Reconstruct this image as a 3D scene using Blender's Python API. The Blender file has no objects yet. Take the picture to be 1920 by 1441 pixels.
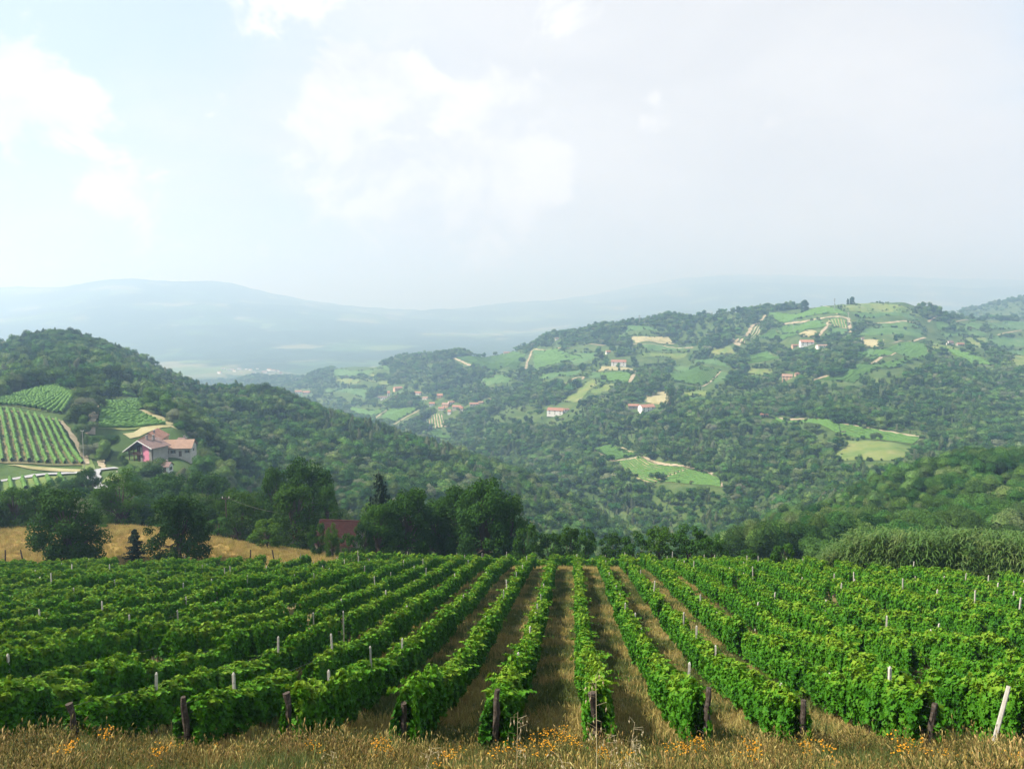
import bpy, math, random
import numpy as np
from math import radians, sin, cos, pi
random.seed(7); RNG = np.random.default_rng(11)
SC = bpy.context.scene
COL = SC.collection

# ------------------------------------------------------------------ camera
F = 1507.0; TH = radians(6.08); CT, ST = cos(TH), sin(TH)       # focal length in photo pixels, pitch down
cam_d = bpy.data.cameras.new('camera'); cam = bpy.data.objects.new('camera', cam_d); COL.objects.link(cam)
cam_d.sensor_width = 36; cam_d.lens = F/1920*36; cam_d.clip_end = 120000; cam_d.clip_start = .1
cam.location = (0, 0, 0); cam.rotation_euler = (pi/2-TH, 0, 0); SC.camera = cam
def pix_dir(px, py):
    u = (px-960)/F; v = (720.5-py)/F
    return np.array([u, CT+v*ST, v*CT-ST])
def Sl(py):                      # height/depth of the ray through image row py
    v = (720.5-py)/F
    return (v*CT-ST)/(CT+v*ST)
def to_pix(X, Y, Z):
    d = Y*CT-Z*ST
    return 960+F*X/d, 720.5-F*(Y*ST+Z*CT)/d

# ------------------------------------------------------------------ sun and sky
SUN = np.array([-.97, -.12, 0]); SUN[2] = math.tan(radians(47))*np.linalg.norm(SUN); SUN /= np.linalg.norm(SUN)
sl = bpy.data.lights.new('sun', 'SUN'); sl.energy = 5.0; sl.angle = radians(.6); sl.color = (1, .95, .86)
so = bpy.data.objects.new('sun', sl); COL.objects.link(so)
from mathutils import Vector, Matrix, noise as mnoise
so.rotation_euler = Vector(-SUN).to_track_quat('-Z', 'Y').to_euler(); so.location = (-40, 0, 60)

W = bpy.data.worlds.new('World'); SC.world = W; W.use_nodes = True
def NT(tree):
    tree.nodes.clear()
    def n(t, **kw):
        nd = tree.nodes.new(t)
        for k, v in kw.items(): setattr(nd, k, v)
        return nd
    def l(a, b): tree.links.new(a, b)
    return n, l
n, l = NT(W.node_tree)
STR = .1; W.cycles.sampling_method = 'MANUAL'; W.cycles.sample_map_resolution = 256
out = n('ShaderNodeOutputWorld'); bg = n('ShaderNodeBackground'); bg.inputs['Strength'].default_value = STR; l(bg.outputs[0], out.inputs[0])
sky = n('ShaderNodeTexSky', sky_type='NISHITA', sun_disc=False, sun_elevation=radians(47), sun_rotation=math.atan2(SUN[0], SUN[1]))
sky.air_density = 1.0; sky.dust_density = 1.5; sky.altitude = 300
tc = n('ShaderNodeTexCoord')
nrm = n('ShaderNodeVectorMath', operation='NORMALIZE'); l(tc.outputs['Generated'], nrm.inputs[0])
def wmath(op, a, b=None, clamp=False):
    m = n('ShaderNodeMath', operation=op, use_clamp=clamp)
    for i, x in enumerate((a, b)):
        if x is None: continue
        if isinstance(x, (int, float)): m.inputs[i].default_value = x
        else: l(x, m.inputs[i])
    return m.outputs[0]
def wnoise(scale, detail, rough, dist, zs):
    mp = n('ShaderNodeMapping'); mp.inputs['Scale'].default_value = (1, 1, zs); l(nrm.outputs[0], mp.inputs[0])
    t = n('ShaderNodeTexNoise'); t.inputs['Scale'].default_value = scale; t.inputs['Detail'].default_value = detail
    t.inputs['Roughness'].default_value = rough; t.inputs['Distortion'].default_value = dist
    l(mp.outputs[0], t.inputs['Vector']); return t.outputs[0]
def wsmooth(x, a, b):
    m = n('ShaderNodeMapRange', interpolation_type='SMOOTHSTEP'); m.inputs[1].default_value = a; m.inputs[2].default_value = b
    l(x, m.inputs[0]); return m.outputs[0]
def blob(px, py, r):
    d = pix_dir(px, py); d = d/np.linalg.norm(d)
    v = n('ShaderNodeVectorMath', operation='DISTANCE'); l(nrm.outputs[0], v.inputs[0]); v.inputs[1].default_value = d
    return wsmooth(v.outputs['Value'], r/F, 0)
def bsum(lst):
    acc = None
    for px, py, r, w in lst:
        x = wmath('MULTIPLY', blob(px, py, r), w)
        acc = x if acc is None else wmath('ADD', acc, x)
    return acc
n1 = wmath('MULTIPLY_ADD', wnoise(9.5, 9, .62, .35, 1.3), 1.9)
n1.node.inputs[2].default_value = -.45
cum = bsum([(60, 140, 130, .30), (-50, 170, 170, .22), (150, 222, 90, .2), (10, 310, 130, .16), (220, 350, 190, .22), (560, 330, 160, .12), (1000, 400, 220, .14), (930, 150, 110, .14), (130, 275, 90, -.12), (660, 110, 130, .26), (620, 190, 120, .2),
            (760, 150, 130, .18), (700, 320, 300, .16), (1000, 210, 150, .22), (960, 300, 160, .18), (1040, 90, 130, .14), (480, 20, 170, .18), (400, 215, 90, .16), (850, 390, 260, .16),
            (400, 120, 150, -.16), (260, 60, 190, -.15), (1110, 130, 80, -.1), (330, 270, 90, -.06)])
cumf = wsmooth(wmath('ADD', n1, wmath('MULTIPLY', cum, 1.5)), .71, .92)
n2 = wnoise(2.2, 6, .55, .3, 2.0)
veil = wsmooth(wmath('ADD', n2, bsum([(1500, 250, 900, .40), (1150, 430, 700, .22), (650, 400, 600, .2), (150, 330, 500, .1), (300, 80, 420, -.16), (-50, -60, 300, -.2)])), .42, .86)
n3 = wnoise(3.4, 7, .55, .4, 2.6)
def mix(fac, a, b):
    m = n('ShaderNodeMix', data_type='RGBA')
    if isinstance(fac, (int, float)): m.inputs[0].default_value = fac
    else: l(fac, m.inputs[0])
    for i, x in ((6, a), (7, b)):
        if isinstance(x, tuple): m.inputs[i].default_value = (*x, 1)
        else: l(x, m.inputs[i])
    return m.outputs[2]
k = .515/STR
base = mix(.85, sky.outputs[0], (.72*k, .84*k, .96*k))
veilc = mix(wsmooth(n3, .35, .7), (.86*k, .86*k, .87*k), (.94*k, .935*k, .93*k))
c1 = mix(wmath('MULTIPLY', veil, .93), base, veilc)
cwhite = mix(wsmooth(n1, .25, .75), (.87*k, .88*k, .90*k), (1.06*k, 1.055*k, 1.04*k))
c2 = mix(wmath('MULTIPLY', cumf, .96), c1, cwhite)
l(c2, bg.inputs['Color'])

SC.view_settings.view_transform = 'Standard'; SC.view_settings.look = 'None'; SC.view_settings.exposure = .97; SC.view_settings.gamma = 1
SC.cycles.max_bounces = 5; SC.cycles.diffuse_bounces = 1; SC.cycles.glossy_bounces = 1; SC.cycles.transmission_bounces = 2
SC.cycles.volume_bounces = 1; SC.cycles.transparent_max_bounces = 4; SC.cycles.use_denoising = True
SC.cycles.sample_clamp_indirect = 4; SC.cycles.use_adaptive_sampling = True; SC.cycles.adaptive_threshold = .02

# ------------------------------------------------------------------ helpers
def mesh(name, V, Fc, mats=(), midx=None, smooth=False):
    V = np.asarray(V, np.float32).reshape(-1, 3)
    if not isinstance(Fc, list): Fc = [Fc]
    Fc = [np.asarray(f, np.int32) for f in Fc if len(f)]
    me = bpy.data.meshes.new(name); me.vertices.add(len(V)); me.vertices.foreach_set('co', V.ravel())
    if Fc:
        loops = np.concatenate([f.ravel() for f in Fc]); cnt = np.concatenate([np.full(len(f), f.shape[1], np.int32) for f in Fc])
        me.loops.add(len(loops)); me.loops.foreach_set('vertex_index', loops)
        me.polygons.add(len(cnt)); me.polygons.foreach_set('loop_start', np.concatenate([[0], np.cumsum(cnt)[:-1]]).astype(np.int32))
        try: me.polygons.foreach_set('loop_total', cnt)
        except Exception: pass
        if midx is not None:
            me.polygons.foreach_set('material_index', np.concatenate([np.full(len(f), m, np.int32) for f, m in zip(Fc, midx)]))
        me.update(calc_edges=True)
        me.polygons.foreach_set('use_smooth', np.full(len(cnt), smooth))
    for m in mats: me.materials.append(m)
    return me
def ob(name, me, parent=None, loc=(0, 0, 0), rz=0, scale=None, kind=None, label=None, cat=None, group=None, link=True):
    o = bpy.data.objects.new(name, me)
    if link: COL.objects.link(o)
    if parent is not None: o.parent = parent
    o.location = loc
    if rz: o.rotation_euler = (0, 0, rz)
    if scale is not None: o.scale = scale if hasattr(scale, '__len__') else (scale,)*3
    if kind: o['kind'] = kind
    if label: o['label'] = label
    if cat: o['category'] = cat
    if group: o['group'] = group
    return o
class MB:                                   # collects vertices and faces (quads and tris apart)
    def __init__(s): s.v = []; s.q = []; s.t = []; s.n = 0
    def add(s, V, Q=(), T=()):
        V = np.asarray(V, float).reshape(-1, 3); s.v.append(V)
        if len(Q): s.q.append(np.asarray(Q, int)+s.n)
        if len(T): s.t.append(np.asarray(T, int)+s.n)
        s.n += len(V)
    def box(s, c, size, rz=0, taper=1.0):
        x, y, z = np.array(size)/2
        V = np.array([[-x, -y, -z], [x, -y, -z], [x, y, -z], [-x, y, -z], [-x*taper, -y*taper, z], [x*taper, -y*taper, z], [x*taper, y*taper, z], [-x*taper, y*taper, z]])
        R = np.array([[cos(rz), -sin(rz), 0], [sin(rz), cos(rz), 0], [0, 0, 1]])
        s.add(V@R.T+np.array(c), [[0, 3, 2, 1], [4, 5, 6, 7], [0, 1, 5, 4], [1, 2, 6, 5], [2, 3, 7, 6], [3, 0, 4, 7]])
    def tube(s, P, R, k=6, cap=True, jit=0):
        P = np.asarray(P, float); m = len(P); R = np.broadcast_to(np.asarray(R, float), (m,))
        a = np.arange(k)/k*2*pi; V = []
        for i in range(m):
            d = P[min(i+1, m-1)]-P[max(i-1, 0)]; d = d/(np.linalg.norm(d)+1e-9)
            u = np.cross(d, [0, 0, 1.] if abs(d[2]) < .9 else [1., 0, 0]); u /= np.linalg.norm(u); w = np.cross(d, u)
            rr = R[i]*(1+jit*RNG.uniform(-1, 1, k))
            V.append(P[i]+np.outer(np.cos(a)*rr, u)+np.outer(np.sin(a)*rr, w))
        Q = [[i*k+j, i*k+(j+1) % k, (i+1)*k+(j+1) % k, (i+1)*k+j] for i in range(m-1) for j in range(k)]
        T = []
        V = np.concatenate(V)
        if cap:
            V = np.concatenate([V, P[[-1]]]); T = [[(m-1)*k+j, (m-1)*k+(j+1) % k, m*k] for j in range(k)]
        s.add(V, Q, T)
    def poly(s, V, Q=(), T=()): s.add(V, Q, T)
    def mesh(s, name, mats, smooth=False):
        return mesh(name, np.concatenate(s.v), [np.concatenate(x) for x in (s.q, s.t) if x], mats if isinstance(mats, (list, tuple)) else [mats], smooth=smooth)

# ------------------------------------------------------------------ materials
def M(name, cols, scale=1.0, rough=.9, bump=0, zlift=0, obj_rand=0, transl=0, detail=5, spec=.25, coord='Object', stripes=None, hv=0):
    """noise-ramp coloured surface; obj_rand shifts the ramp per object / instance"""
    m = bpy.data.materials.new(name); m.use_nodes = True
    n, l = NT(m.node_tree)
    out = n('ShaderNodeOutputMaterial'); b = n('ShaderNodeBsdfPrincipled'); b.inputs['Roughness'].default_value = rough
    b.inputs['Specular IOR Level'].default_value = spec
    co = n('ShaderNodeTexCoord'); tex = n('ShaderNodeTexNoise'); tex.inputs['Scale'].default_value = scale; tex.inputs['Detail'].default_value = detail; tex.inputs['Roughness'].default_value = .62
    src = co.outputs['Object']
    if coord == 'World':
        g = n('ShaderNodeNewGeometry'); src = g.outputs['Position']
    l(src, tex.inputs['Vector'])
    r = n('ShaderNodeValToRGB'); el = r.color_ramp.elements
    while len(el) < len(cols): el.new(.5)
    for i, c in enumerate(cols): el[i].position = .25+.5*i/max(1, len(cols)-1); el[i].color = (*c, 1)
    fac = tex.outputs[0]
    if obj_rand:
        oi = n('ShaderNodeObjectInfo')
        a = n('ShaderNodeMath', operation='MULTIPLY_ADD'); l(oi.outputs['Random'], a.inputs[0]); a.inputs[1].default_value = obj_rand; a.inputs[2].default_value = -obj_rand/2
        s = n('ShaderNodeMath', operation='ADD'); l(fac, s.inputs[0]); l(a.outputs[0], s.inputs[1]); fac = s.outputs[0]
    if zlift:                                                   # young growth near the top is paler
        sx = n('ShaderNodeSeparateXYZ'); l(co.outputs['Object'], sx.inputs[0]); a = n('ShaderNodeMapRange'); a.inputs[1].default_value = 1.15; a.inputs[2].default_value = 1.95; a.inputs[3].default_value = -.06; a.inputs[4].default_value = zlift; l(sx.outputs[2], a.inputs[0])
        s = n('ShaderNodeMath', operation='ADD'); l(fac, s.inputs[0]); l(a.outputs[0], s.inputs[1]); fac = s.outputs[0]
    l(fac, r.inputs[0]); c = r.outputs[0]
    if hv:
        oi2 = n('ShaderNodeObjectInfo'); wn = n('ShaderNodeTexWhiteNoise', noise_dimensions='1D')
        l(oi2.outputs['Random'], wn.inputs['W'])
        mr = n('ShaderNodeMapRange'); l(wn.outputs['Value'], mr.inputs[0]); mr.inputs[3].default_value = 1-hv; mr.inputs[4].default_value = 1+hv
        hs = n('ShaderNodeHueSaturation'); l(mr.outputs[0], hs.inputs['Value']); l(c, hs.inputs['Color']); c = hs.outputs[0]
        if obj_rand > .3:
            sc_ = n('ShaderNodeSeparateColor'); l(wn.outputs['Color'], sc_.inputs[0]); mh_ = n('ShaderNodeMapRange'); l(sc_.outputs[1], mh_.inputs[0]); mh_.inputs[3].default_value = .482; mh_.inputs[4].default_value = .525; l(mh_.outputs[0], hs.inputs['Hue'])
    l(c, b.inputs['Base Color'])
    if bump:
        bp = n('ShaderNodeBump'); bp.inputs['Strength'].default_value = 1; bp.inputs['Distance'].default_value = bump; l(tex.outputs[0], bp.inputs['Height']); l(bp.outputs[0], b.inputs['Normal'])
    if transl:
        tb = n('ShaderNodeBsdfTranslucent'); mx = n('ShaderNodeMixShader'); mx.inputs[0].default_value = transl
        hs = n('ShaderNodeHueSaturation'); hs.inputs['Value'].default_value = 1.25; hs.inputs['Hue'].default_value = .485; l(c, hs.inputs['Color']); l(hs.outputs[0], tb.inputs[0])
        l(b.outputs[0], mx.inputs[1]); l(tb.outputs[0], mx.inputs[2]); l(mx.outputs[0], out.inputs[0])
    else: l(b.outputs[0], out.inputs[0])
    return m
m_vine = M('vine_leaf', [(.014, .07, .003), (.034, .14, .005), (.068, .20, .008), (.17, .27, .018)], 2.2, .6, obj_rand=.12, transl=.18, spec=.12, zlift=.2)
m_vine_core = M('vine_wood', [(.04, .028, .018), (.09, .065, .04)], 9, .95)
m_hedge = M('far_vine', [(.03, .08, .013), (.07, .16, .022), (.12, .22, .04)], .8, .8, bump=.3, coord='World')
m_forest = M('wood_leaf', [(.02, .058, .013), (.04, .10, .018), (.07, .145, .027), (.11, .185, .045), (.17, .205, .10)], .35, .75, obj_rand=.42, transl=.18, hv=.42, spec=.05)
m_tree = M('tree_leaf', [(.015, .046, .006), (.032, .088, .01), (.07, .15, .017)], .5, .7, spec=.08, obj_rand=.15, transl=.22, hv=.25)
m_tree_l = M('tree_leaf_light', [(.018, .05, .005), (.042, .105, .009), (.085, .15, .018)], .5, .7, spec=.08, obj_rand=.2, transl=.28, hv=.2)
m_forest_p = M('pale_wood_leaf', [(.05, .095, .03), (.095, .15, .05), (.15, .185, .085), (.22, .23, .16)], .35, .75, obj_rand=.42, transl=.18, hv=.25, spec=.05)
m_conif = M('conifer_needles', [(.010, .026, .012), (.022, .048, .02)], 1.2, .8, obj_rand=.1)
m_bark = M('bark', [(.035, .026, .018), (.10, .08, .06)], 5, .95, bump=.02)
m_wood = M('weathered_wood', [(.025, .018, .013), (.06, .046, .035), (.15, .125, .10)], 9, .95, bump=.02)
m_conc = M('pale_concrete', [(.34, .31, .26), (.52, .49, .42)], 12, .9, bump=.004, hv=.15)
m_wire = M('wire', [(.04, .04, .04), (.08, .08, .08)], 5, .5)
m_dry = M('dry_grass_blade', [(.065, .08, .015), (.155, .12, .03), (.28, .195, .055), (.43, .34, .13)], .6, .8, obj_rand=.5, transl=.25, hv=.3)
m_green = M('green_grass_blade', [(.055, .085, .016), (.095, .125, .028), (.155, .165, .05)], .8, .7, obj_rand=.4, transl=.25, hv=.3)
m_straw = M('straw', [(.22, .18, .05), (.37, .29, .09), (.48, .39, .15)], .3, .8, obj_rand=.4, transl=.25, hv=.2)
m_yel = M('yellow_petal', [(.62, .24, .008), (.75, .38, .01)], 9, .6, transl=.2, hv=.2)
m_oat = M('oat_husk', [(.42, .36, .2), (.62, .55, .38)], 9, .6, transl=.3)
m_cane = M('cane_leaf', [(.04, .10, .014), (.08, .16, .028), (.16, .2, .06)], .7, .6, obj_rand=.25, transl=.3)
m_dirt = M('dirt_track', [(.15, .13, .065), (.30, .25, .16), (.42, .36, .26)], .12, 1, coord='World')
m_asph = M('road_surface', [(.26, .26, .26), (.36, .36, .35)], .3, .95, coord='World')
m_hay = M('dry_field', [(.13, .14, .05), (.25, .225, .10), (.32, .29, .16), (.38, .35, .2)], .07, 1, detail=9, coord='World')
m_mead = M('meadow', [(.05, .10, .018), (.10, .155, .035), (.15, .18, .05), (.22, .21, .09)], .05, 1, detail=9, coord='World')
m_grnf = M('green_field', [(.025, .07, .018), (.05, .115, .028), (.075, .145, .04), (.13, .17, .06)], .06, 1, detail=9, coord='World')
m_vsoil = M('vineyard_soil', [(.06, .085, .025), (.13, .12, .05), (.24, .19, .1)], .08, 1, coord='World')
m_roof = M('terracotta_roof', [(.2, .09, .06), (.30, .15, .10), (.38, .22, .16)], 1.2, .9, bump=.03, hv=.15)
m_roof_t = M('tan_roof', [(.22, .14, .10), (.32, .21, .15)], 1.0, .9, bump=.03)
m_roof_d = M('brown_roof', [(.13, .085, .075), (.22, .15, .13)], 1.0, .9, bump=.03)
m_roof_r = M('dark_red_tile', [(.028, .009, .008), (.055, .016, .014)], 1.5, .85)
m_wall = M('plaster', [(.36, .33, .28), (.52, .48, .42)], .6, .95, hv=.2)
m_wallw = M('white_plaster', [(.68, .66, .62), (.8, .78, .75)], .6, .95)
m_wallo = M('ochre_plaster', [(.5, .3, .18), (.62, .42, .28)], .6, .95)
m_pink = M('pink_plaster', [(.60, .19, .29), (.70, .26, .36)], .7, .95)
m_stone = M('grey_stone', [(.16, .14, .13), (.34, .31, .28)], 2.5, .95, bump=.03)
m_dwood = M('dark_timber', [(.05, .024, .018), (.12, .05, .038)], 3, .85)
m_glass = M('window_glass', [(.02, .025, .03), (.05, .06, .07)], 1, .15, spec=.6)
m_shut = M('shutter', [(.10, .07, .05), (.16, .12, .09)], 4, .8)
m_metal = M('grey_metal', [(.2, .2, .2), (.32, .32, .32)], 4, .6)

# ------------------------------------------------------------------ terrain
YN = np.array([-6, 0, 4, 14, 17, 19.3, 28, 40, 60, 92]); 
hA, hB = Sl(1425)*19.3, Sl(1070)*92
lin = lambda y: hA+(hB-hA)*(y-19.3)/72.7
HN = np.array([-1.4, -1.7, -3.0, Sl(1500)*14, Sl(1460)*17, hA, lin(28)-.65, lin(40)-1.0, lin(60)-.45, hB])
def pchip(x, y, xq):
    x = np.asarray(x, float); y = np.asarray(y, float); h = np.diff(x); d = np.diff(y)/h
    m = np.zeros_like(y); m[0], m[-1] = d[0], d[-1]
    for i in range(1, len(y)-1):
        if d[i-1]*d[i] > 0:
            w1, w2 = 2*h[i]+h[i-1], h[i]+2*h[i-1]; m[i] = (w1+w2)/(w1/d[i-1]+w2/d[i])
    i = np.clip(np.searchsorted(x, xq)-1, 0, len(h)-1); s = np.clip((xq-x[i])/h[i], 0, 1)
    return y[i]*(1+2*s)*(1-s)**2+h[i]*m[i]*s*(1-s)**2+y[i+1]*s*s*(3-2*s)+h[i]*m[i+1]*s*s*(s-1)
FAR = {  # crest of the far mountains: column px -> (depth, image row)
 -130: (9000, 546), 0: (9000, 543), 110: (9000, 539), 200: (9000, 527), 260: (9000, 524), 320: (9000, 533), 400: (9000, 537), 480: (9000, 548), 640: (9500, 570), 800: (10500, 583), 960: (12000, 577),
 1120: (13500, 548), 1200: (13500, 533), 1280: (13500, 524), 1360: (13500, 518), 1440: (13500, 519), 1520: (13500, 521), 1600: (13500, 523), 1680: (13500, 525), 1760: (13500, 527), 1840: (13500, 529), 1920: (13500, 530), 2050: (13500, 533)}
MID = {
 -130: [(130,990),(155,1020),(200,965),(240,930),(258,908),(275,885),(330,775),(420,727),(470,717),(600,700),(700,690),(900,720),(1500,800),(2400,740)],
 0: [(130,990),(155,1020),(200,965),(240,928),(260,905),(275,884),(330,774),(420,727),(450,716),(600,688),(700,664),(900,700),(1500,800),(2400,740)],
 110: [(130,990),(155,1020),(200,968),(245,922),(262,896),(278,882),(335,790),(400,727),(470,706),(600,665),(700,637),(900,680),(1500,790),(2400,740)],
 200: [(130,987),(155,1022),(200,985),(250,918),(272,887),(300,864),(320,846),(335,808),(380,757),(430,744),(480,712),(600,690),(720,657),(900,700),(1500,790),(2400,740)],
 260: [(128,990),(155,1024),(210,982),(260,920),(285,885),(305,864),(325,846),(342,806),(390,768),(440,748),(500,738),(600,718),(720,683),(900,730),(1500,800),(2400,740)],
 320: [(125,998),(155,1030),(220,985),(270,925),(300,868),(320,848),(345,803),(400,782),(500,768),(600,746),(720,712),(900,750),(1500,820),(2400,745)],
 400: [(120,1010),(150,1035),(220,1000),(270,945),(330,885),(420,835),(520,792),(620,760),(700,741),(820,770),(1100,840),(1800,800),(2800,720)],
 480: [(115,1025),(145,1048),(220,1025),(280,975),(350,925),(450,858),(550,800),(680,746),(800,790),(1100,835),(1600,800),(2200,750),(2600,707),(2900,716)],
 640: [(110,1045),(130,1042),(170,1060),(250,1042),(350,965),(450,893),(550,840),(640,797),(760,830),(1000,850),(1300,815),(1600,770),(1900,724),(2200,692),(2600,715)],
 800: [(115,1055),(140,1062),(200,1080),(300,1015),(400,947),(500,892),(600,847),(700,880),(900,892),(1050,858),(1250,802),(1400,760),(1600,715),(1900,667),(2300,690)],
 960: [(120,1075),(200,1085),(280,1055),(350,1012),(450,952),(560,899),(650,930),(780,893),(900,850),(1100,790),(1300,740),(1500,697),(1800,656),(2200,680)],
 1120: [(120,1085),(200,1100),(320,1075),(400,1042),(450,1012),(530,979),(600,985),(680,908),(800,838),(1000,775),(1100,742),(1250,703),(1400,672),(1550,642),(1700,618),(2100,645)],
 1200: [(120,1085),(200,1110),(320,1090),(420,1055),(520,1018),(570,1000),(640,922),(780,842),(950,772),(1080,735),(1250,695),(1450,645),(1650,608),(2100,640)],
 1280: [(120,1085),(200,1100),(300,1085),(420,1050),(520,1000),(560,965),(620,908),(690,865),(800,808),(950,757),(1050,738),(1200,702),(1450,640),(1600,598),(2000,630)],
 1360: [(120,1080),(180,1085),(240,1058),(270,1046),(320,1065),(450,1035),(540,960),(640,885),(760,815),(900,762),(1100,705),(1300,650),(1500,600),(1600,588),(2000,620)],
 1440: [(120,1085),(180,1070),(230,1035),(280,1012),(330,1030),(450,1000),(570,925),(700,852),(850,777),(950,745),(1080,700),(1250,660),(1400,615),(1500,581),(1900,615)],
 1520: [(120,1085),(180,1055),(240,1010),(290,978),(345,1000),(450,975),(580,890),(680,825),(780,785),(880,740),(1020,690),(1180,650),(1330,605),(1430,574),(1800,605)],
 1600: [(120,1080),(180,1045),(240,990),(305,945),(360,965),(480,930),(590,862),(640,840),(700,800),(820,742),(950,692),(1150,650),(1300,608),(1400,567),(1750,600)],
 1680: [(120,1080),(180,1035),(240,980),(320,915),(370,935),(480,910),(600,850),(670,815),(760,765),(880,710),(1020,668),(1180,632),(1300,600),(1400,573),(1700,600)],
 1760: [(120,1080),(180,1030),(240,965),(330,893),(380,915),(480,895),(590,855),(660,817),(760,762),(900,703),(1050,662),(1250,630),(1400,600),(1500,597),(1800,612),(2300,600),(2700,592),(3100,612)],
 1840: [(120,1080),(180,1020),(240,950),(330,877),(380,900),(500,885),(640,825),(780,765),(920,705),(1100,660),(1300,632),(1500,608),(1700,606),(2100,612),(2600,573),(3000,600)],
 1920: [(120,1080),(180,1015),(240,950),(310,882),(360,905),(500,890),(650,832),(800,762),(950,702),(1200,655),(1350,635),(1700,606),(2000,612),(2600,556),(3100,600)],
 2050: [(120,1080),(180,1010),(240,945),(310,880),(360,900),(500,885),(650,830),(800,760),(950,700),(1200,655),(1350,632),(1700,606),(2000,608),(2600,548),(3100,600)]}
NT_, NL = 470, 640
TG = np.linspace(-.80, .80, NT_)
LG = np.concatenate([np.linspace(math.log(3.0), math.log(110), 170)[:-1], np.linspace(math.log(110), math.log(3300), 330)[:-1], np.linspace(math.log(3300), math.log(42000), 143)])
YG = np.exp(LG); NL = len(YG)
cols_px = sorted(MID); cols_t = np.array([(p-960)/F/.989 for p in cols_px])
prof = []
for p in cols_px:
    cy, cp = FAR[p]; cy *= 1.1
    Yk = list(YN[YN > 2])+[a for a, b in MID[p]]; Sk = list((HN/np.where(YN == 0, 1, YN))[YN > 2])+[Sl(b) for a, b in MID[p]]
    for yy, ss in ((3600, -300/3600), (4600, -285/4600), (cy, Sl(cp)), (cy*1.25, Sl(cp)-.012), (28000, Sl(562)), (42000, Sl(563))):
        Yk.append(yy); Sk.append(ss)
    prof.append(pchip(np.log(Yk), Sk, LG))
prof = np.array(prof)                                     # columns x depths
SG = np.array([pchip(cols_t, prof[:, j], TG) for j in range(NL)]).T   # (t, depth)
for _ in range(2):
    a = SG.copy(); a[1:-1] = (SG[:-2]+2*SG[1:-1]+SG[2:])/4; SG = a
def vnoise(X, Y, seed):                                   # smooth value noise
    xi, yi = np.floor(X).astype(int), np.floor(Y).astype(int); fx, fy = X-xi, Y-yi
    fx, fy = fx*fx*(3-2*fx), fy*fy*(3-2*fy)
    def hsh(a, b):
        h = (a*374761393+b*668265263+seed*1442695041) & 0xffffffff; h = ((h ^ (h >> 13))*1274126177) & 0xffffffff
        return ((h ^ (h >> 16)) & 0xffff)/65535.
    return (hsh(xi, yi)*(1-fx)+hsh(xi+1, yi)*fx)*(1-fy)+(hsh(xi, yi+1)*(1-fx)+hsh(xi+1, yi+1)*fx)*fy
def fbm(X, Y, seed, o=4):
    return sum((vnoise(X*2**i, Y*2**i, seed+i)-.5)/1.9**i for i in range(o))
TT, YY = np.meshgrid(TG, YG, indexing='ij'); XX = TT*YY
HH = SG*YY
amp = np.clip((YY-130)/500, 0, 1)
HH += amp*fbm(XX/90, YY/90, 3)*9*np.clip(YY/1200, .25, 1)
wr = np.clip((YY-420)/300, 0, 1)*np.clip((2300-YY)/500, 0, 1)
HH += wr*(np.abs(fbm(XX/170+.3*YY/170, YY/210, 33, 3))*-34+6)*np.clip(YY/1100, .5, 1)
farm = np.clip((YY-3600)/2500, 0, 1)
HH += farm*(fbm(XX/1700, YY/1700, 9, 5)*150)*np.clip(1-np.abs(YY-11500)/11000, .1, 1)
HH += np.where(YY < 95, fbm(XX/3, YY/3, 21, 3)*.14, 0)
def height(X, Y):
    X = np.asarray(X, float); Y = np.asarray(Y, float)
    ti = np.clip((X/Y-TG[0])/(TG[1]-TG[0]), 0, NT_-1.001); i = ti.astype(int); fi = ti-i
    ly = np.log(Y); j = np.clip(np.searchsorted(LG, ly)-1, 0, NL-2); fj = np.clip((Y-YG[j])/(YG[j+1]-YG[j]), 0, 1)
    return (HH[i, j]*(1-fi)+HH[i+1, j]*fi)*(1-fj)+(HH[i, j+1]*(1-fi)+HH[i+1, j+1]*fi)*fj
RUN = np.maximum.accumulate(HH/YY, axis=1)                # running skyline slope for each azimuth
def skyline(X, Y):
    i = np.clip(np.rint((X/Y-TG[0])/(TG[1]-TG[0])), 0, NT_-1).astype(int); j = np.clip(np.searchsorted(LG, np.log(Y))-2, 0, NL-1)
    return RUN[i, j]
YM = np.exp(np.linspace(math.log(9), math.log(20000), 4200))
def hit(px, py, ymin=9, ymax=3200):                        # where a sight line meets the ground (just below a skyline)
    for k in range(30):
        d = pix_dir(px, py+1.2*k); X = d[0]/d[1]*YM; Z = d[2]/d[1]*YM
        j = np.nonzero((Z <= height(X, YM)) & (YM > ymin))[0]
        if len(j) and YM[j[0]] < ymax: return np.array([X[j[0]], YM[j[0]]])
    return np.array([X[-1], YM[-1]])

vid = np.arange(NT_*NL).reshape(NT_, NL)
Q = np.stack([vid[:-1, :-1], vid[1:, :-1], vid[1:, 1:], vid[:-1, 1:]], -1).reshape(-1, 4)
me = mesh('terrain', np.stack([XX, YY, HH], -1), Q, smooth=True)
ca = me.color_attributes.new('cover', 'FLOAT_COLOR', 'POINT')
sN = XX-.0742*(YY-19.3)
right_edge = 92-np.clip((XX-24)/22, 0, 1)*24
vy = (np.clip((YY-17.5)/2, 0, 1)*np.clip((right_edge+4-YY)/3, 0, 1))
dry = np.clip((YY-93)/4, 0, 1)*np.clip((150-YY)/12, 0, 1)*np.clip((-18-XX)/10, 0, 1)+np.clip(17.5-YY, 0, 1)
strip = np.clip(1-np.abs(YY-94.5)/3.5, 0, 1)
ca.data.foreach_set('color', np.stack([vy, np.clip(dry+strip, 0, 1), np.clip((YY-2600)/900, 0, 1), np.ones_like(vy)], -1).astype(np.float32).ravel())
mt = bpy.data.materials.new('terrain'); mt.use_nodes = True
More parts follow.
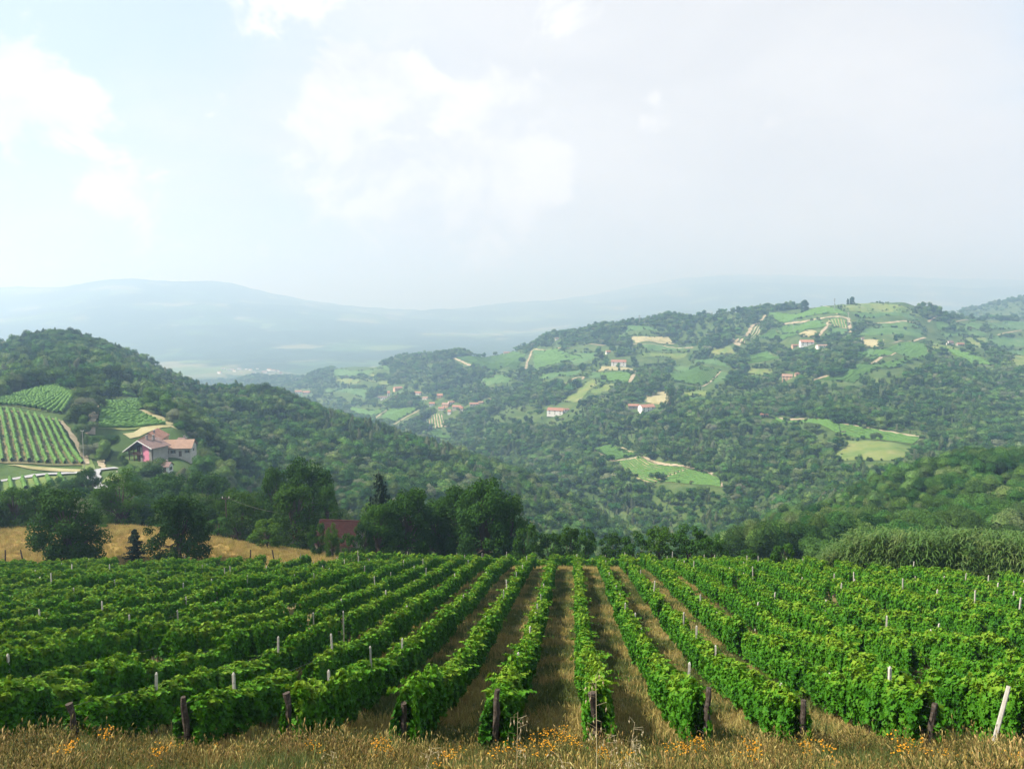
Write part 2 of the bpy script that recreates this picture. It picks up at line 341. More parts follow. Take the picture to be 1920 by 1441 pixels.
n, l = NT(mt.node_tree)
out = n('ShaderNodeOutputMaterial'); b = n('ShaderNodeBsdfPrincipled'); b.inputs['Roughness'].default_value = 1; b.inputs['Specular IOR Level'].default_value = .1; l(b.outputs[0], out.inputs[0])
at = n('ShaderNodeVertexColor', layer_name='cover'); sp = n('ShaderNodeSeparateColor'); l(at.outputs[0], sp.inputs[0])
g = n('ShaderNodeNewGeometry')
def tnoise(sc, det=6, rough=.6, vec=None):
    t = n('ShaderNodeTexNoise'); t.inputs['Scale'].default_value = sc; t.inputs['Detail'].default_value = det; t.inputs['Roughness'].default_value = rough
    l(vec or g.outputs['Position'], t.inputs['Vector']); return t.outputs[0]
def ramp(fac, cols, lo=.3, hi=.7, interp='LINEAR'):
    r = n('ShaderNodeValToRGB'); r.color_ramp.interpolation = interp; el = r.color_ramp.elements
    while len(el) < len(cols): el.new(.5)
    for i, c in enumerate(cols): el[i].position = lo+(hi-lo)*i/(len(cols)-1); el[i].color = (*c, 1)
    l(fac, r.inputs[0]); return r.outputs[0]
forest_floor = ramp(tnoise(.06), [(.03, .06, .016), (.06, .10, .026), (.10, .13, .045)])
aisle = ramp(tnoise(.55, 9, .72), [(.055, .07, .018), (.11, .11, .034), (.19, .155, .066), (.31, .245, .125)], .36, .66)
hay = ramp(tnoise(.25, 8, .65), [(.12, .10, .025), (.29, .19, .055), (.38, .26, .09)])
vr = n('ShaderNodeTexVoronoi'); vr.inputs['Scale'].default_value = .0042; vr.inputs['Randomness'].default_value = .9
wp = n('ShaderNodeMapping'); wp.inputs['Scale'].default_value = (1, .8, .3); wp.inputs['Rotation'].default_value = (0, 0, .5); l(g.outputs['Position'], wp.inputs[0]); l(wp.outputs[0], vr.inputs['Vector'])
sv = n('ShaderNodeSeparateColor'); l(vr.outputs['Color'], sv.inputs[0])
fields = ramp(sv.outputs[0], [(.03, .07, .02), (.05, .10, .025), (.10, .15, .04), (.17, .17, .08), (.27, .24, .14)], .1, 1.0, 'CONSTANT')
wood = ramp(tnoise(.004, 8, .65), [(.012, .03, .012), (.03, .055, .018)])
wf = n('ShaderNodeMapRange'); wf.inputs[1].default_value = .50; wf.inputs[2].default_value = .56; l(tnoise(.0011, 5, .6), wf.inputs[0])
def tmix(f, a, b_):
    m = n('ShaderNodeMix', data_type='RGBA'); l(f, m.inputs[0]); l(a, m.inputs[6]); l(b_, m.inputs[7]); return m.outputs[2]
far = tmix(wf.outputs[0], wood, fields)
c = tmix(sp.outputs[2], forest_floor, far); c = tmix(sp.outputs[0], c, aisle); c = tmix(sp.outputs[1], c, hay)
l(c, b.inputs['Base Color'])
bp = n('ShaderNodeBump'); bp.inputs['Distance'].default_value = .12; l(tnoise(2.2, 6), bp.inputs['Height']); l(bp.outputs[0], b.inputs['Normal'])
me.materials.append(mt)
ob('terrain', me, kind='structure')

# ------------------------------------------------------------------ scattering for masses nobody could count
def scatter_tree():
    ng = bpy.data.node_groups.new('scatter', 'GeometryNodeTree')
    ng.interface.new_socket('Geometry', in_out='INPUT', socket_type='NodeSocketGeometry'); ng.interface.new_socket('Geometry', in_out='OUTPUT', socket_type='NodeSocketGeometry')
    s = ng.interface.new_socket('Protos', in_out='INPUT', socket_type='NodeSocketCollection')
    N, L = ng.nodes.new, ng.links.new
    gi, go = N('NodeGroupInput'), N('NodeGroupOutput'); ci = N('GeometryNodeCollectionInfo'); ci.inputs['Separate Children'].default_value = True; ci.inputs['Reset Children'].default_value = True
    ip = N('GeometryNodeInstanceOnPoints'); ip.inputs['Pick Instance'].default_value = True
    def attr(nm, ty):
        a = N('GeometryNodeInputNamedAttribute'); a.data_type = ty; a.inputs['Name'].default_value = nm; return a.outputs['Attribute']
    e = N('FunctionNodeEulerToRotation'); L(attr('rot', 'FLOAT_VECTOR'), e.inputs[0])
    L(gi.outputs[0], ip.inputs['Points']); L(gi.outputs[1], ci.inputs['Collection']); L(ci.outputs[0], ip.inputs['Instance'])
    L(attr('idx', 'INT'), ip.inputs['Instance Index']); L(e.outputs[0], ip.inputs['Rotation']); L(attr('scl', 'FLOAT_VECTOR'), ip.inputs['Scale'])
    L(ip.outputs[0], go.inputs[0])
    return ng, s.identifier
SCNG, SCID = scatter_tree()
def protos(nm, meshes):
    c = bpy.data.collections.new(nm)
    for i, m in enumerate(meshes):
        o = bpy.data.objects.new('%s_%02d' % (nm, i), m); c.objects.link(o)
    return c
def scatter(name, P, rot, scl, idx, coll, label):
    P = np.asarray(P, np.float32)
    me = mesh(name, P, [])
    for nm, ty, v, key in (('rot', 'FLOAT_VECTOR', rot, 'vector'), ('scl', 'FLOAT_VECTOR', scl, 'vector'), ('idx', 'INT', idx, 'value')):
        a = me.attributes.new(nm, ty, 'POINT'); a.data.foreach_set(key, np.asarray(v, np.int32 if ty == 'INT' else np.float32).ravel())
    o = ob(name, me, kind='stuff', label=label)
    md = o.modifiers.new('scatter', 'NODES'); md.node_group = SCNG; md[SCID] = coll
    return o

# ------------------------------------------------------------------ fields, tracks and far vineyards, draped on the ground
def inpoly(px, py, poly):
    r = np.zeros(np.shape(px), bool); m = len(poly)
    for i in range(m):
        x1, y1 = poly[i]; x2, y2 = poly[(i+1) % m]
        if y1 == y2: continue
        r ^= ((y1 > py) != (y2 > py)) & (px < (x2-x1)*(py-y1)/(y2-y1)+x1)
    return r
EDGES = []
KEEP = []                                                 # image outlines that trees must leave open
def quadgrid(q, du, dv=None, ymin=100):
    c = [hit(*p, ymin=ymin) for p in q]
    Lu = max(np.linalg.norm(c[1]-c[0]), np.linalg.norm(c[2]-c[3])); Lv = max(np.linalg.norm(c[3]-c[0]), np.linalg.norm(c[2]-c[1]))
    nu, nv = max(2, min(90, int(Lu/du)+1)), max(2, min(90, int(Lv/(dv or du))+1))
    u = np.linspace(0, 1, nu+1)[:, None, None]; v = np.linspace(0, 1, nv+1)[None, :, None]
    return (c[0]*(1-u)+c[1]*u)*(1-v)+(c[3]*(1-u)+c[2]*u)*v, nu, nv, Lu, Lv, c
def field(q, mat, name='field', off=.35, label=None):
    KEEP.append(q)
    G, nu, nv, Lu, Lv, c = quadgrid(q, 5)
    w = fbm(G[..., 0]/16, G[..., 1]/16, 5, 4)*5.0
    per = np.concatenate([G[:, 0], G[-1], G[::-1, -1], G[0, ::-1]]); EDGES.append(per)
    X, Y = G[..., 0]+w, G[..., 1]-w
    Z = height(X, Y)+off
    idx = np.arange((nu+1)*(nv+1)).reshape(nu+1, nv+1)
    Qf = np.stack([idx[:-1, :-1], idx[1:, :-1], idx[1:, 1:], idx[:-1, 1:]], -1).reshape(-1, 4)
    return ob(name, mesh(name, np.stack([X, Y, Z], -1), Qf, [mat], smooth=True), kind='structure')
def hedge_strip(mb, P, w, h, jit=.22, base=.25):
    """lumpy run of foliage along the ground polyline P (n,2)"""
    d = np.gradient(P, axis=0); d /= np.linalg.norm(d, axis=1)[:, None]+1e-9; nrm_ = np.stack([-d[:, 1], d[:, 0]], -1)
    m = len(P); hh = h*(1+RNG.uniform(-.3, .22, m)); ww = w*(1+RNG.uniform(-.35, .35, m)); z0 = height(P[:, 0], P[:, 1])
    prof_ = [(-.5, base), (-.62, .5), (-.3, .93), (.3, 1.0), (.62, .55), (.5, base)]
    V = np.stack([np.concatenate([P+nrm_*(ww*a)[:, None]+RNG.uniform(-jit, jit, (m, 2)), (z0+hh*b_+RNG.uniform(-jit, jit, m)*.6)[:, None]], 1) for a, b_ in prof_], 1)
    k = len(prof_); i = np.arange(m-1)[:, None]*k+np.arange(k-1)[None]
    mb.add(V.reshape(-1, 3), np.stack([i, i+1, i+k+1, i+k], -1).reshape(-1, 4))
def vineyard(q, along, spacing=2.6, soil=None, label='', singles=None, w=.75, h=1.7, step=1.6, dense=1.0):
    """rows run along 'u' (corner 0 to 1) or 'v' (corner 0 to 3)"""
    field(q, soil or m_vsoil, name='vineyard_ground')
    G, nu, nv, Lu, Lv, c = quadgrid(q, 5)
    a, b_ = (Lv, Lu) if along == 'u' else (Lu, Lv)
    nr = max(2, int(a/spacing)); ns = max(3, int(b_/step)); mb = MB()
    for r in range(nr):
        s = (r+.5)/nr; tt = np.linspace(.01, .99, ns)
        u, v = (tt, np.full(ns, s)) if along == 'u' else (np.full(ns, s), tt)
        P = ((c[0][:, None]*(1-u)+c[1][:, None]*u)*(1-v)+(c[3][:, None]*(1-u)+c[2][:, None]*u)*v).T
        keep = RNG.random() < dense
        if not keep: continue
        if singles:
            mb = MB(); hedge_strip(mb, P, w, h)
            k_ = r+1 if singles[3] else nr-r
            ob('vine_row', mb.mesh('vine_row', m_hedge, True), label='%s vine row %s' % (ORD(k_), singles[1]), cat='vine row', group=singles[2])
        else: hedge_strip(mb, P, w, h)
    if not singles and mb.n: ob('vine_rows', mb.mesh('vine_rows', m_hedge, True), kind='stuff', label=label)
ORDS = 'first second third fourth fifth sixth seventh eighth ninth tenth eleventh twelfth thirteenth fourteenth fifteenth sixteenth seventeenth eighteenth nineteenth twentieth'.split()
TENS = {2: 'twenty', 3: 'thirty', 4: 'forty'}
def ORD(k):
    if k <= 20: return ORDS[k-1]
    return TENS[k//10]+'-'+ORDS[k % 10-1] if k % 10 else TENS[k//10][:-1]+'ieth'
def track(pts, width, mat, name, off=.55, keep=True, step=3):
    W2 = [hit(*p, ymin=100) for p in pts]; P = [W2[0]]
    for a, b_ in zip(W2[:-1], W2[1:]):
        m = max(2, int(np.linalg.norm(b_-a)/step)); P += [a+(b_-a)*i/m for i in range(1, m+1)]
    P = np.array(P)
    for _ in range(4):
        Q_ = P.copy(); Q_[1:-1] = (P[:-2]+2*P[1:-1]+P[2:])/4; P = Q_
    d = np.gradient(P, axis=0); d /= np.linalg.norm(d, axis=1)[:, None]+1e-9; nn = np.stack([-d[:, 1], d[:, 0]], -1)
    wv = width*.44*(1+RNG.uniform(-.45, .35, len(P)))
    rows = [P+nn*(wv*s)[:, None] for s in (-1, -.33, .33, 1)]
    V = np.stack([np.concatenate([r, (height(r[:, 0], r[:, 1])+off)[:, None]], 1) for r in rows], 1)
    i = np.arange(len(P)-1)[:, None]*4+np.arange(3)[None]
    ob(name, mesh(name, V, np.stack([i, i+1, i+5, i+4], -1).reshape(-1, 4), [mat], smooth=True), kind='structure')
    if keep:
        for a, b_ in zip(pts[:-1], pts[1:]): KEEP.append([(a[0], a[1]-2), (b_[0], b_[1]-2), (b_[0], b_[1]+2), (a[0], a[1]+2)] if abs(a[0]-b_[0]) > abs(a[1]-b_[1]) else [(a[0]-2, a[1]), (a[0]+2, a[1]), (b_[0]+2, b_[1]), (b_[0]-2, b_[1])])

# left hillside round the pink farmhouse
LG_ = 'vine rows on the left hillside'
vineyard([(-70, 768), (111, 792), (164, 872), (-70, 872)], 'v', 2.9, m_vsoil, singles=(1, 'from the right in the striped plot left of the farmhouse', LG_, False), w=.9, h=1.9, step=.9)
vineyard([(-60, 760), (105, 721), (143, 741), (118, 778)], 'u', 2.6, m_mead, singles=(1, 'from the top of the bright upper plot on the left hill', LG_, True), w=1.2, h=1.7, step=.9)
vineyard([(189, 757), (226, 755), (314, 798), (183, 804)], 'u', 2.6, m_mead, singles=(1, 'from the top of the plot right above the pink farmhouse', LG_, True), w=1.2, h=1.7, step=.9)
vineyard([(167, 711), (248, 724), (255, 746), (191, 743)], 'u', 2.7, m_mead, singles=(1, 'from the top of the shaded plot below the left hill wood', LG_, True), w=1.0, h=1.6, step=.9)
vineyard([(228, 752), (262, 750), (291, 767), (252, 771)], 'u', 4.0, m_hay, singles=(1, 'from the top of the small dry plot above the farmhouse', LG_, True), w=.8, h=1.2, step=.9)
vineyard([(-40, 904), (122, 894), (133, 912), (-40, 925)], 'v', 3.4, m_mead, singles=(1, 'from the right of the plot below the pale road at far left', LG_, False), w=.9, h=1.7, step=.9)
field([(11, 873), (80, 874), (164, 880), (150, 885)], m_hay); field([(228, 812), (333, 800), (336, 806), (240, 818)], m_hay)
field([(238, 757), (300, 780), (328, 797), (318, 798)], m_hay); field([(150, 862), (170, 860), (176, 884), (150, 884)], m_mead)
field([(361, 884), (380, 884), (418, 903), (405, 906)], m_hay)
field([(182, 905), (200, 893), (225, 888), (236, 900)], m_mead)
field([(262, 862), (300, 850), (312, 856), (292, 870)], m_dirt, name='yard')
track([(133, 722), (140, 731), (148, 741)], 4, m_dirt, 'dirt_track'); track([(184, 762), (178, 780), (170, 800), (167, 816)], 4.2, m_dirt, 'dirt_track')
track([(112, 791), (128, 806), (150, 840), (164, 872)], 2.5, m_dirt, 'dirt_track'); track([(0, 772), (60, 780), (112, 790)], 2.0, m_hay, 'grass_path')
track([(-60, 912), (0, 904), (83, 890), (153, 890), (180, 883), (220, 879)], 4.5, m_asph, 'road')
track([(180, 883), (174, 896), (178, 908), (192, 918)], 4.2, m_asph, 'road'); track([(168, 926), (160, 936), (150, 946)], 3.5, m_asph, 'road')
track([(191, 861), (188, 872), (196, 880)], 2.2, m_dirt, 'dirt_track')
# middle distance: the valley side and its village
vyd = lambda q, al, lab, **kw: vineyard(q, al, 3.0, kw.pop('soil', m_grnf), label=lab, w=kw.pop('w', 1.1), h=1.5, step=5, **kw)
field([(627, 688), (727, 685), (730, 696), (624, 704)], m_grnf); field([(630, 711), (733, 716), (730, 723), (624, 718)], m_mead); field([(605, 728), (691, 730), (685, 748), (613, 738)], m_grnf)
vyd([(652, 762), (727, 766), (702, 781), (658, 768)], 'u', 'low vineyard left of the pale diagonal track below the village', w=.9)
vyd([(729, 767), (786, 766), (738, 792), (716, 782)], 'u', 'dark vineyard between two pale tracks below the village')
vineyard([(799, 781), (827, 777), (834, 798), (801, 806)], 'v', 5.5, m_dirt, label='bold striped vineyard on pale soil just below the village', w=1.6, h=2.0, step=4)
vyd([(803, 809), (821, 804), (848, 820), (835, 824)], 'u', 'small flat green vineyard at the foot of the striped plot')
track([(788, 769), (762, 782), (738, 796)], 6, m_dirt, 'dirt_track'); track([(727, 768), (712, 777), (703, 786)], 6, m_dirt, 'dirt_track'); track([(798, 807), (822, 800), (848, 797)], 6, m_dirt, 'dirt_track')
field([(838, 802), (855, 801), (857, 807), (842, 806)], m_dirt)
vyd([(853, 672), (960, 657), (985, 662), (970, 695)], 'u', 'wide vineyard below the ridge trees left of the pale straight lane', w=.9)
vyd([(1000, 657), (1043, 654), (1093, 671), (1002, 692)], 'u', 'vineyard right of the pale straight lane below the ridge', w=.9)
track([(997, 658), (990, 676), (986, 693)], 5, m_dirt, 'lane'); track([(849, 671), (866, 678), (882, 686)], 6, m_dirt, 'dirt_track'); track([(1000, 656), (1060, 652), (1135, 648)], 4, m_dirt, 'lane')
field([(1182, 631), (1252, 632), (1263, 645), (1190, 644)], m_hay); field([(1199, 647), (1293, 649), (1279, 655), (1204, 653)], m_grnf); field([(1176, 611), (1226, 613), (1232, 622), (1171, 624)], m_grnf)
track([(1182, 646), (1240, 648), (1300, 652)], 4, m_dirt, 'lane')
vyd([(1126, 700), (1186, 700), (1178, 716), (1126, 716)], 'u', 'dark green vineyard block below the white farmhouse on the slope', w=1.3)
field([(1110, 699), (1133, 699), (1124, 708), (1099, 709)], m_grnf); field([(1110, 712), (1126, 715), (1080, 755), (1045, 755)], m_mead); field([(1132, 721), (1154, 719), (1126, 738), (1107, 736)], m_mead)
field([(1129, 687), (1196, 694), (1193, 698), (1117, 697)], m_hay); track([(1060, 720), (1076, 710), (1096, 706), (1092, 712)], 5, m_dirt, 'dirt_track'); track([(1190, 702), (1184, 710), (1181, 717)], 7, m_dirt, 'dirt_track')
field([(1265, 682), (1365, 682), (1365, 690), (1260, 690)], m_grnf)
vineyard([(1257, 694), (1351, 697), (1318, 723), (1254, 713)], 'v', 5.0, m_mead, label='vineyard with fine upright stripes in the centre right of the valley side', w=1.5, h=1.8, step=4)
track([(1350, 697), (1336, 710), (1318, 725)], 5, m_dirt, 'dirt_track'); field([(1352, 698), (1366, 700), (1358, 714), (1334, 720)], m_grnf)
field([(1229, 733), (1253, 735), (1256, 756), (1207, 753)], m_hay); field([(1279, 735), (1329, 738), (1321, 743), (1279, 743)], m_mead); field([(1276, 746), (1343, 746), (1340, 750), (1274, 750)], m_grnf); field([(1152, 777), (1179, 778), (1177, 783), (1138, 783)], m_mead)
vineyard([(1113, 842), (1142, 835), (1200, 852), (1154, 864)], 'u', 3.4, m_mead, label='small upper vineyard terrace in the clearing of the valley wood', w=1.1, h=1.7, step=3)
vineyard([(1156, 867), (1200, 857), (1290, 881), (1226, 908)], 'v', 3.6, m_hay, label='striped lower vineyard terrace in the clearing of the valley wood', w=1.35, h=1.8, step=3)
vineyard([(1290, 881), (1350, 898), (1353, 914), (1228, 908)], 'u', 3.2, m_mead, label='narrow vineyard tongue running right from the wood clearing', w=1.1, h=1.6, step=3)
track([(1113, 842), (1150, 866), (1204, 855), (1270, 873), (1338, 890), (1354, 914)], 4, m_dirt, 'dirt_track'); field([(1158, 838), (1172, 838), (1204, 852), (1186, 852)], m_hay)
# right: hilltop vineyards
vyd([(1440, 588), (1543, 571), (1592, 595), (1462, 606)], 'u', 'broad vineyard covering the top of the right hill', w=.9)
vyd([(1457, 613), (1534, 600), (1551, 611), (1496, 627)], 'u', 'vineyard above the tan field on the right hilltop', w=.9)
vineyard([(1553, 601), (1588, 602), (1591, 617), (1560, 610)], 'v', 6.5, m_hay, label='little fence like striped vineyard beside the hilltop mast', w=2, h=2, step=4)
vineyard([(1373, 638), (1421, 610), (1430, 618), (1396, 646)], 'u', 6.0, m_dirt, label='slanting brown striped vineyard left of the hilltop', w=1.8, h=2, step=4)
vyd([(1420, 632), (1450, 616), (1496, 628), (1470, 640)], 'u', 'green vineyard between the brown striped plot and the tan field')
field([(1562, 613), (1590, 618), (1584, 630), (1551, 630)], m_grnf); field([(1496, 622), (1532, 621), (1529, 634), (1502, 632)], m_hay); field([(1562, 571), (1607, 567), (1676, 578), (1595, 585)], m_mead); field([(1595, 587), (1715, 587), (1718, 603), (1612, 596)], m_grnf)
track([(1545, 571), (1556, 578), (1570, 590)], 5, m_dirt, 'dirt_track'); track([(1468, 608), (1500, 605), (1534, 599), (1590, 599)], 5, m_dirt, 'dirt_track'); track([(1552, 604), (1548, 616), (1536, 630)], 6, m_dirt, 'dirt_track'); track([(1591, 596), (1593, 610), (1595, 624)], 6, m_dirt, 'dirt_track')
track([(1436, 591), (1410, 612), (1371, 640), (1388, 648)], 7, m_dirt, 'dirt_track'); track([(1618, 606), (1670, 606), (1718, 608)], 5, m_dirt, 'dirt_track'); track([(1425, 632), (1470, 632)], 4, m_dirt, 'dirt_track')
field([(1618, 617), (1734, 623), (1729, 634), (1607, 631)], m_grnf); field([(1616, 636), (1657, 638), (1645, 650), (1626, 652)], m_hay)
vyd([(1643, 656), (1734, 643), (1740, 666), (1623, 680)], 'u', 'vineyard on the right spur above the pale diagonal track', w=1.1)
vyd([(1540, 714), (1700, 675), (1736, 680), (1600, 722)], 'u', 'vineyard on the right spur below the pale diagonal track', w=1.3)
track([(1526, 713), (1560, 704), (1612, 688), (1718, 671)], 4, m_dirt, 'dirt_track'); track([(1704, 649), (1722, 651), (1740, 660)], 6, m_dirt, 'dirt_track'); track([(1640, 656), (1655, 646), (1735, 634)], 4, m_dirt, 'dirt_track')
vineyard([(1760, 650), (1815, 663), (1873, 686), (1823, 683)], 'u', 6.0, m_hay, label='striped vineyard falling right behind the dark tree clump on the spur', w=2.2, h=2, step=4)
for q in ([(1762, 623), (1845, 620), (1851, 631), (1773, 634)], [(1851, 604), (1960, 603), (1960, 619), (1851, 622)], [(1826, 637), (1960, 630), (1960, 648), (1856, 650)], [(1879, 656), (1960, 652), (1960, 664), (1884, 664)]): field(q, m_grnf)
for q, m_ in (([(1010, 702), (1090, 694), (1080, 706), (1020, 713)], m_grnf), ([(1203, 661), (1290, 661), (1280, 671), (1205, 670)], m_mead), ([(1400, 692), (1450, 690), (1446, 703), (1402, 704)], m_mead), ([(1618, 657), (1648, 653), (1632, 672), (1598, 678)], m_grnf), ([(1742, 642), (1800, 656), (1790, 668), (1746, 656)], m_mead),
              ([(1890, 668), (1960, 668), (1960, 690), (1902, 684)], m_mead), ([(1648, 608), (1722, 611), (1738, 618), (1640, 616)], m_grnf), ([(1060, 666), (1118, 661), (1110, 676), (1072, 681)], m_grnf), ([(1330, 655), (1372, 650), (1378, 664), (1336, 668)], m_mead), ([(1300, 676), (1345, 672), (1350, 679), (1302, 681)], m_grnf),
              ([(1752, 605), (1842, 606), (1846, 617), (1760, 619)], m_grnf), ([(1812, 632), (1850, 634), (1862, 650), (1830, 654)], m_mead), ([(900, 712), (950, 704), (960, 716), (912, 724)], m_grnf)): field(q, m_)
track([(1845, 624), (1900, 622), (1960, 622)], 4, m_dirt, 'lane'); track([(1740, 604), (1800, 602), (1860, 603)], 4, m_dirt, 'lane')
field([(1582, 826), (1709, 838), (1690, 866), (1570, 866)], m_mead)
vineyard([(1440, 781), (1573, 797), (1577, 817), (1490, 796)], 'u', 3.4, m_mead, label='left half of the narrow vineyard strip under the long dirt track', w=1.2, h=1.6, step=3)
vineyard([(1573, 797), (1728, 822), (1712, 834), (1577, 817)], 'u', 3.4, m_mead, label='right half of the narrow vineyard strip under the long dirt track', w=1.2, h=1.6, step=3)
track([(1425, 776), (1500, 786), (1573, 796), (1650, 808), (1735, 821)], 5, m_dirt, 'dirt_track')
field([(1600, 566), (1680, 573), (1738, 598), (1610, 588)], m_mead)
vineyard([(1402, 668), (1440, 659), (1462, 672), (1396, 684)], 'u', 4, m_mead, label='faint rounded vineyard patch in the woods below the brown striped plot', w=1.4, h=1.7, step=4)
field([(1868, 886), (1890, 890), (1918, 914), (1888, 908)], m_dirt, name='bare_slope')

# ------------------------------------------------------------------ leaves
def unit(a): return a/(np.linalg.norm(a, axis=-1, keepdims=True)+1e-9)
HALF = [(.30, -.50), (.54, -.12), (.36, .02), (.44, .36), (.17, .30)]
def leaves(P, N, size, shape='kite', down=.8, jit=.5):
    m = len(P); N = unit(N+RNG.normal(0, jit, (m, 3)))
    d = RNG.normal(0, .6, (m, 3))+np.array([0, 0, -down]); v = unit(d-N*(d*N).sum(1)[:, None]); u = np.cross(N, v)
    size = np.broadcast_to(size, (m,))[:, None]
    if shape == 'kite':
        pts = [(0, -.5, 0), (.36, -.02, .10), (0, .55, -.08), (-.36, -.02, .10)]; F_ = [[0, 1, 2, 3]]
    else:
        pts = [(0, -.3, 0), (0, .62, -.14)]+[(x, y, .16*abs(x)*2-.05) for x, y in HALF]+[(-x, y, .16*abs(x)*2-.05) for x, y in HALF]
        F_ = [[0, 2, 3, 4, 5, 6, 1], [1, 11, 10, 9, 8, 7, 0]]
    V = np.stack([P+size*(u*a+v*b_+N*c_) for a, b_, c_ in pts], 1); k = len(pts)
    return V.reshape(-1, 3), (np.arange(m)[:, None, None]*k+np.array(F_)[None]).reshape(-1, len(F_[0]))

# ------------------------------------------------------------------ the vineyard in the foreground
SEG = 2.5
def vine_mesh(seed, nl, size, shape, trunks):
    global RNG
    RNG = np.random.default_rng(seed)
    y = RNG.uniform(-SEG/2-.12, SEG/2+.12, nl); ph = RNG.uniform(0, 6, 4)
    top = 1.72+.13*np.sin(y*2.3+ph[0])+.12*np.sin(y*5.1+ph[1]); bot = .34+.14*np.sin(y*3.3+ph[2])
    q = RNG.beta(1.25, 1.0, nl); z = bot+(top-bot)*q
    wid = .265*np.sin(np.clip(.25+q*.72, 0, 1)*pi)**.7*(1+.28*np.sin(y*4.2+ph[3]+z*2.6))+.05
    a = RNG.uniform(-1, 1, nl); r = np.sign(a)*np.abs(a)**.35
    P = np.stack([wid*r, y, z], 1)
    N = np.stack([r*.9, np.zeros(nl), .35+.7*(q > .85)], 1)
    # shoots straying above and beside the hedge
    for _ in range(int(11*nl/1300)+5):
        y0 = RNG.uniform(-SEG/2, SEG/2); m = RNG.integers(5, 11); t = np.linspace(0, 1, m)
        dx, dy, dz = RNG.normal(0, .28), RNG.normal(0, .25), RNG.uniform(.12, .42)
        s = np.stack([RNG.normal(0, .08)+dx*t, y0+dy*t, 1.6+dz*t-.15*t*t], 1)
        P = np.concatenate([P, s]); N = np.concatenate([N, np.tile([dx, 0, .8], (m, 1))])
    V, Fc = leaves(P, N, RNG.uniform(.75, 1.25, len(P))*size, shape, 1.0, .42)
    mb = MB()
    for y0 in trunks:
        x = RNG.normal(0, .03); pts = np.array([[x, y0, -.25], [x+.03, y0+.02, .25], [x-.02, y0+.05, .55], [x+.01, y0-.02, .8]])
        mb.tube(pts, [.035, .03, .028, .02], 5, True, .15)
        mb.tube(np.array([[x, y0, .72], [x, y0+.45, .78], [x, y0+.9, .8]]), [.015, .013, .01], 4)
    nv = len(V); Vt = np.concatenate(mb.v); fq = np.concatenate(mb.q)+nv; ft = np.concatenate(mb.t)+nv
    return mesh('vine', np.concatenate([V, Vt]), [Fc, fq, ft], [m_vine, m_vine_core], [0, 1, 1])
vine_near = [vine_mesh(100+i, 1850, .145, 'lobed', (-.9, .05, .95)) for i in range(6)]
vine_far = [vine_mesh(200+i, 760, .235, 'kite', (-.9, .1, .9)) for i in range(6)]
RNG = np.random.default_rng(5)
# posts
def wood_post(seed):
    global RNG
    RNG = np.random.default_rng(seed); mb = MB()
    zz = np.linspace(-.5, 1.95, 9); P = np.stack([RNG.normal(0, .012, 9), RNG.normal(0, .012, 9), zz], 1)
    mb.tube(P, .078+RNG.uniform(-.014, .014, 9), 9, True, .16); return mb.mesh('end_post', m_wood)
end_posts = [wood_post(300+i) for i in range(4)]
def conc_post():
    mb = MB(); mb.box((0, 0, .85), (.075, .085, 2.7), taper=.9)
    top = MB(); mb.box((0, 0, 2.22), (.055, .065, .05), taper=.6)
    for i in range(9): mb.box((0, -.044, .3+i*.21), (.022, .006, .03))
    return mb.mesh('post', [m_conc])
cpost = conc_post()
RNG = np.random.default_rng(17)
AX = np.array([.0742, 1.]); AXL = np.linalg.norm(AX); RZ = -math.atan(.0742)
def place_vine(parent, base, x, y, rz, direction, far):
    z = height(x, y); d = direction/np.linalg.norm(direction)*1.2
    slope = (height(x+d[0], y+d[1])-height(x-d[0], y-d[1]))/2.4
    me_ = random.choice(vine_far if far else vine_near); flip = random.random() < .5
    o = ob('vine', me_, parent, loc=(x-base[0]+random.gauss(0, .06), y-base[1], z-base[2]))
    o.rotation_euler = (-math.atan(slope) if flip else math.atan(slope), 0, rz+(pi if flip else 0))
    h = .74+.38*vnoise(np.array([x/3.1]), np.array([y/3.6]), 77)[0]+random.uniform(-.06, .06)
    o.scale = (random.uniform(.85, 1.2), 1.03, h)
def wire(parent, base, P, mat=m_wire):
    mb = MB()
    for hgt in (.8, 1.5):
        mb.tube(np.array([[x-base[0], y-base[1], height(x, y)+hgt-base[2]] for x, y in P]), .004, 3, False)
    ob('wire', mb.mesh('wire', mat), parent)
NEARX = {-4: -10.85, -3: -8.1, -2: -5.53, -1: -2.72, 0: -.43, 1: 2.2, 2: 4.8, 3: 7.3, 4: 10.4, 5: 12.9}
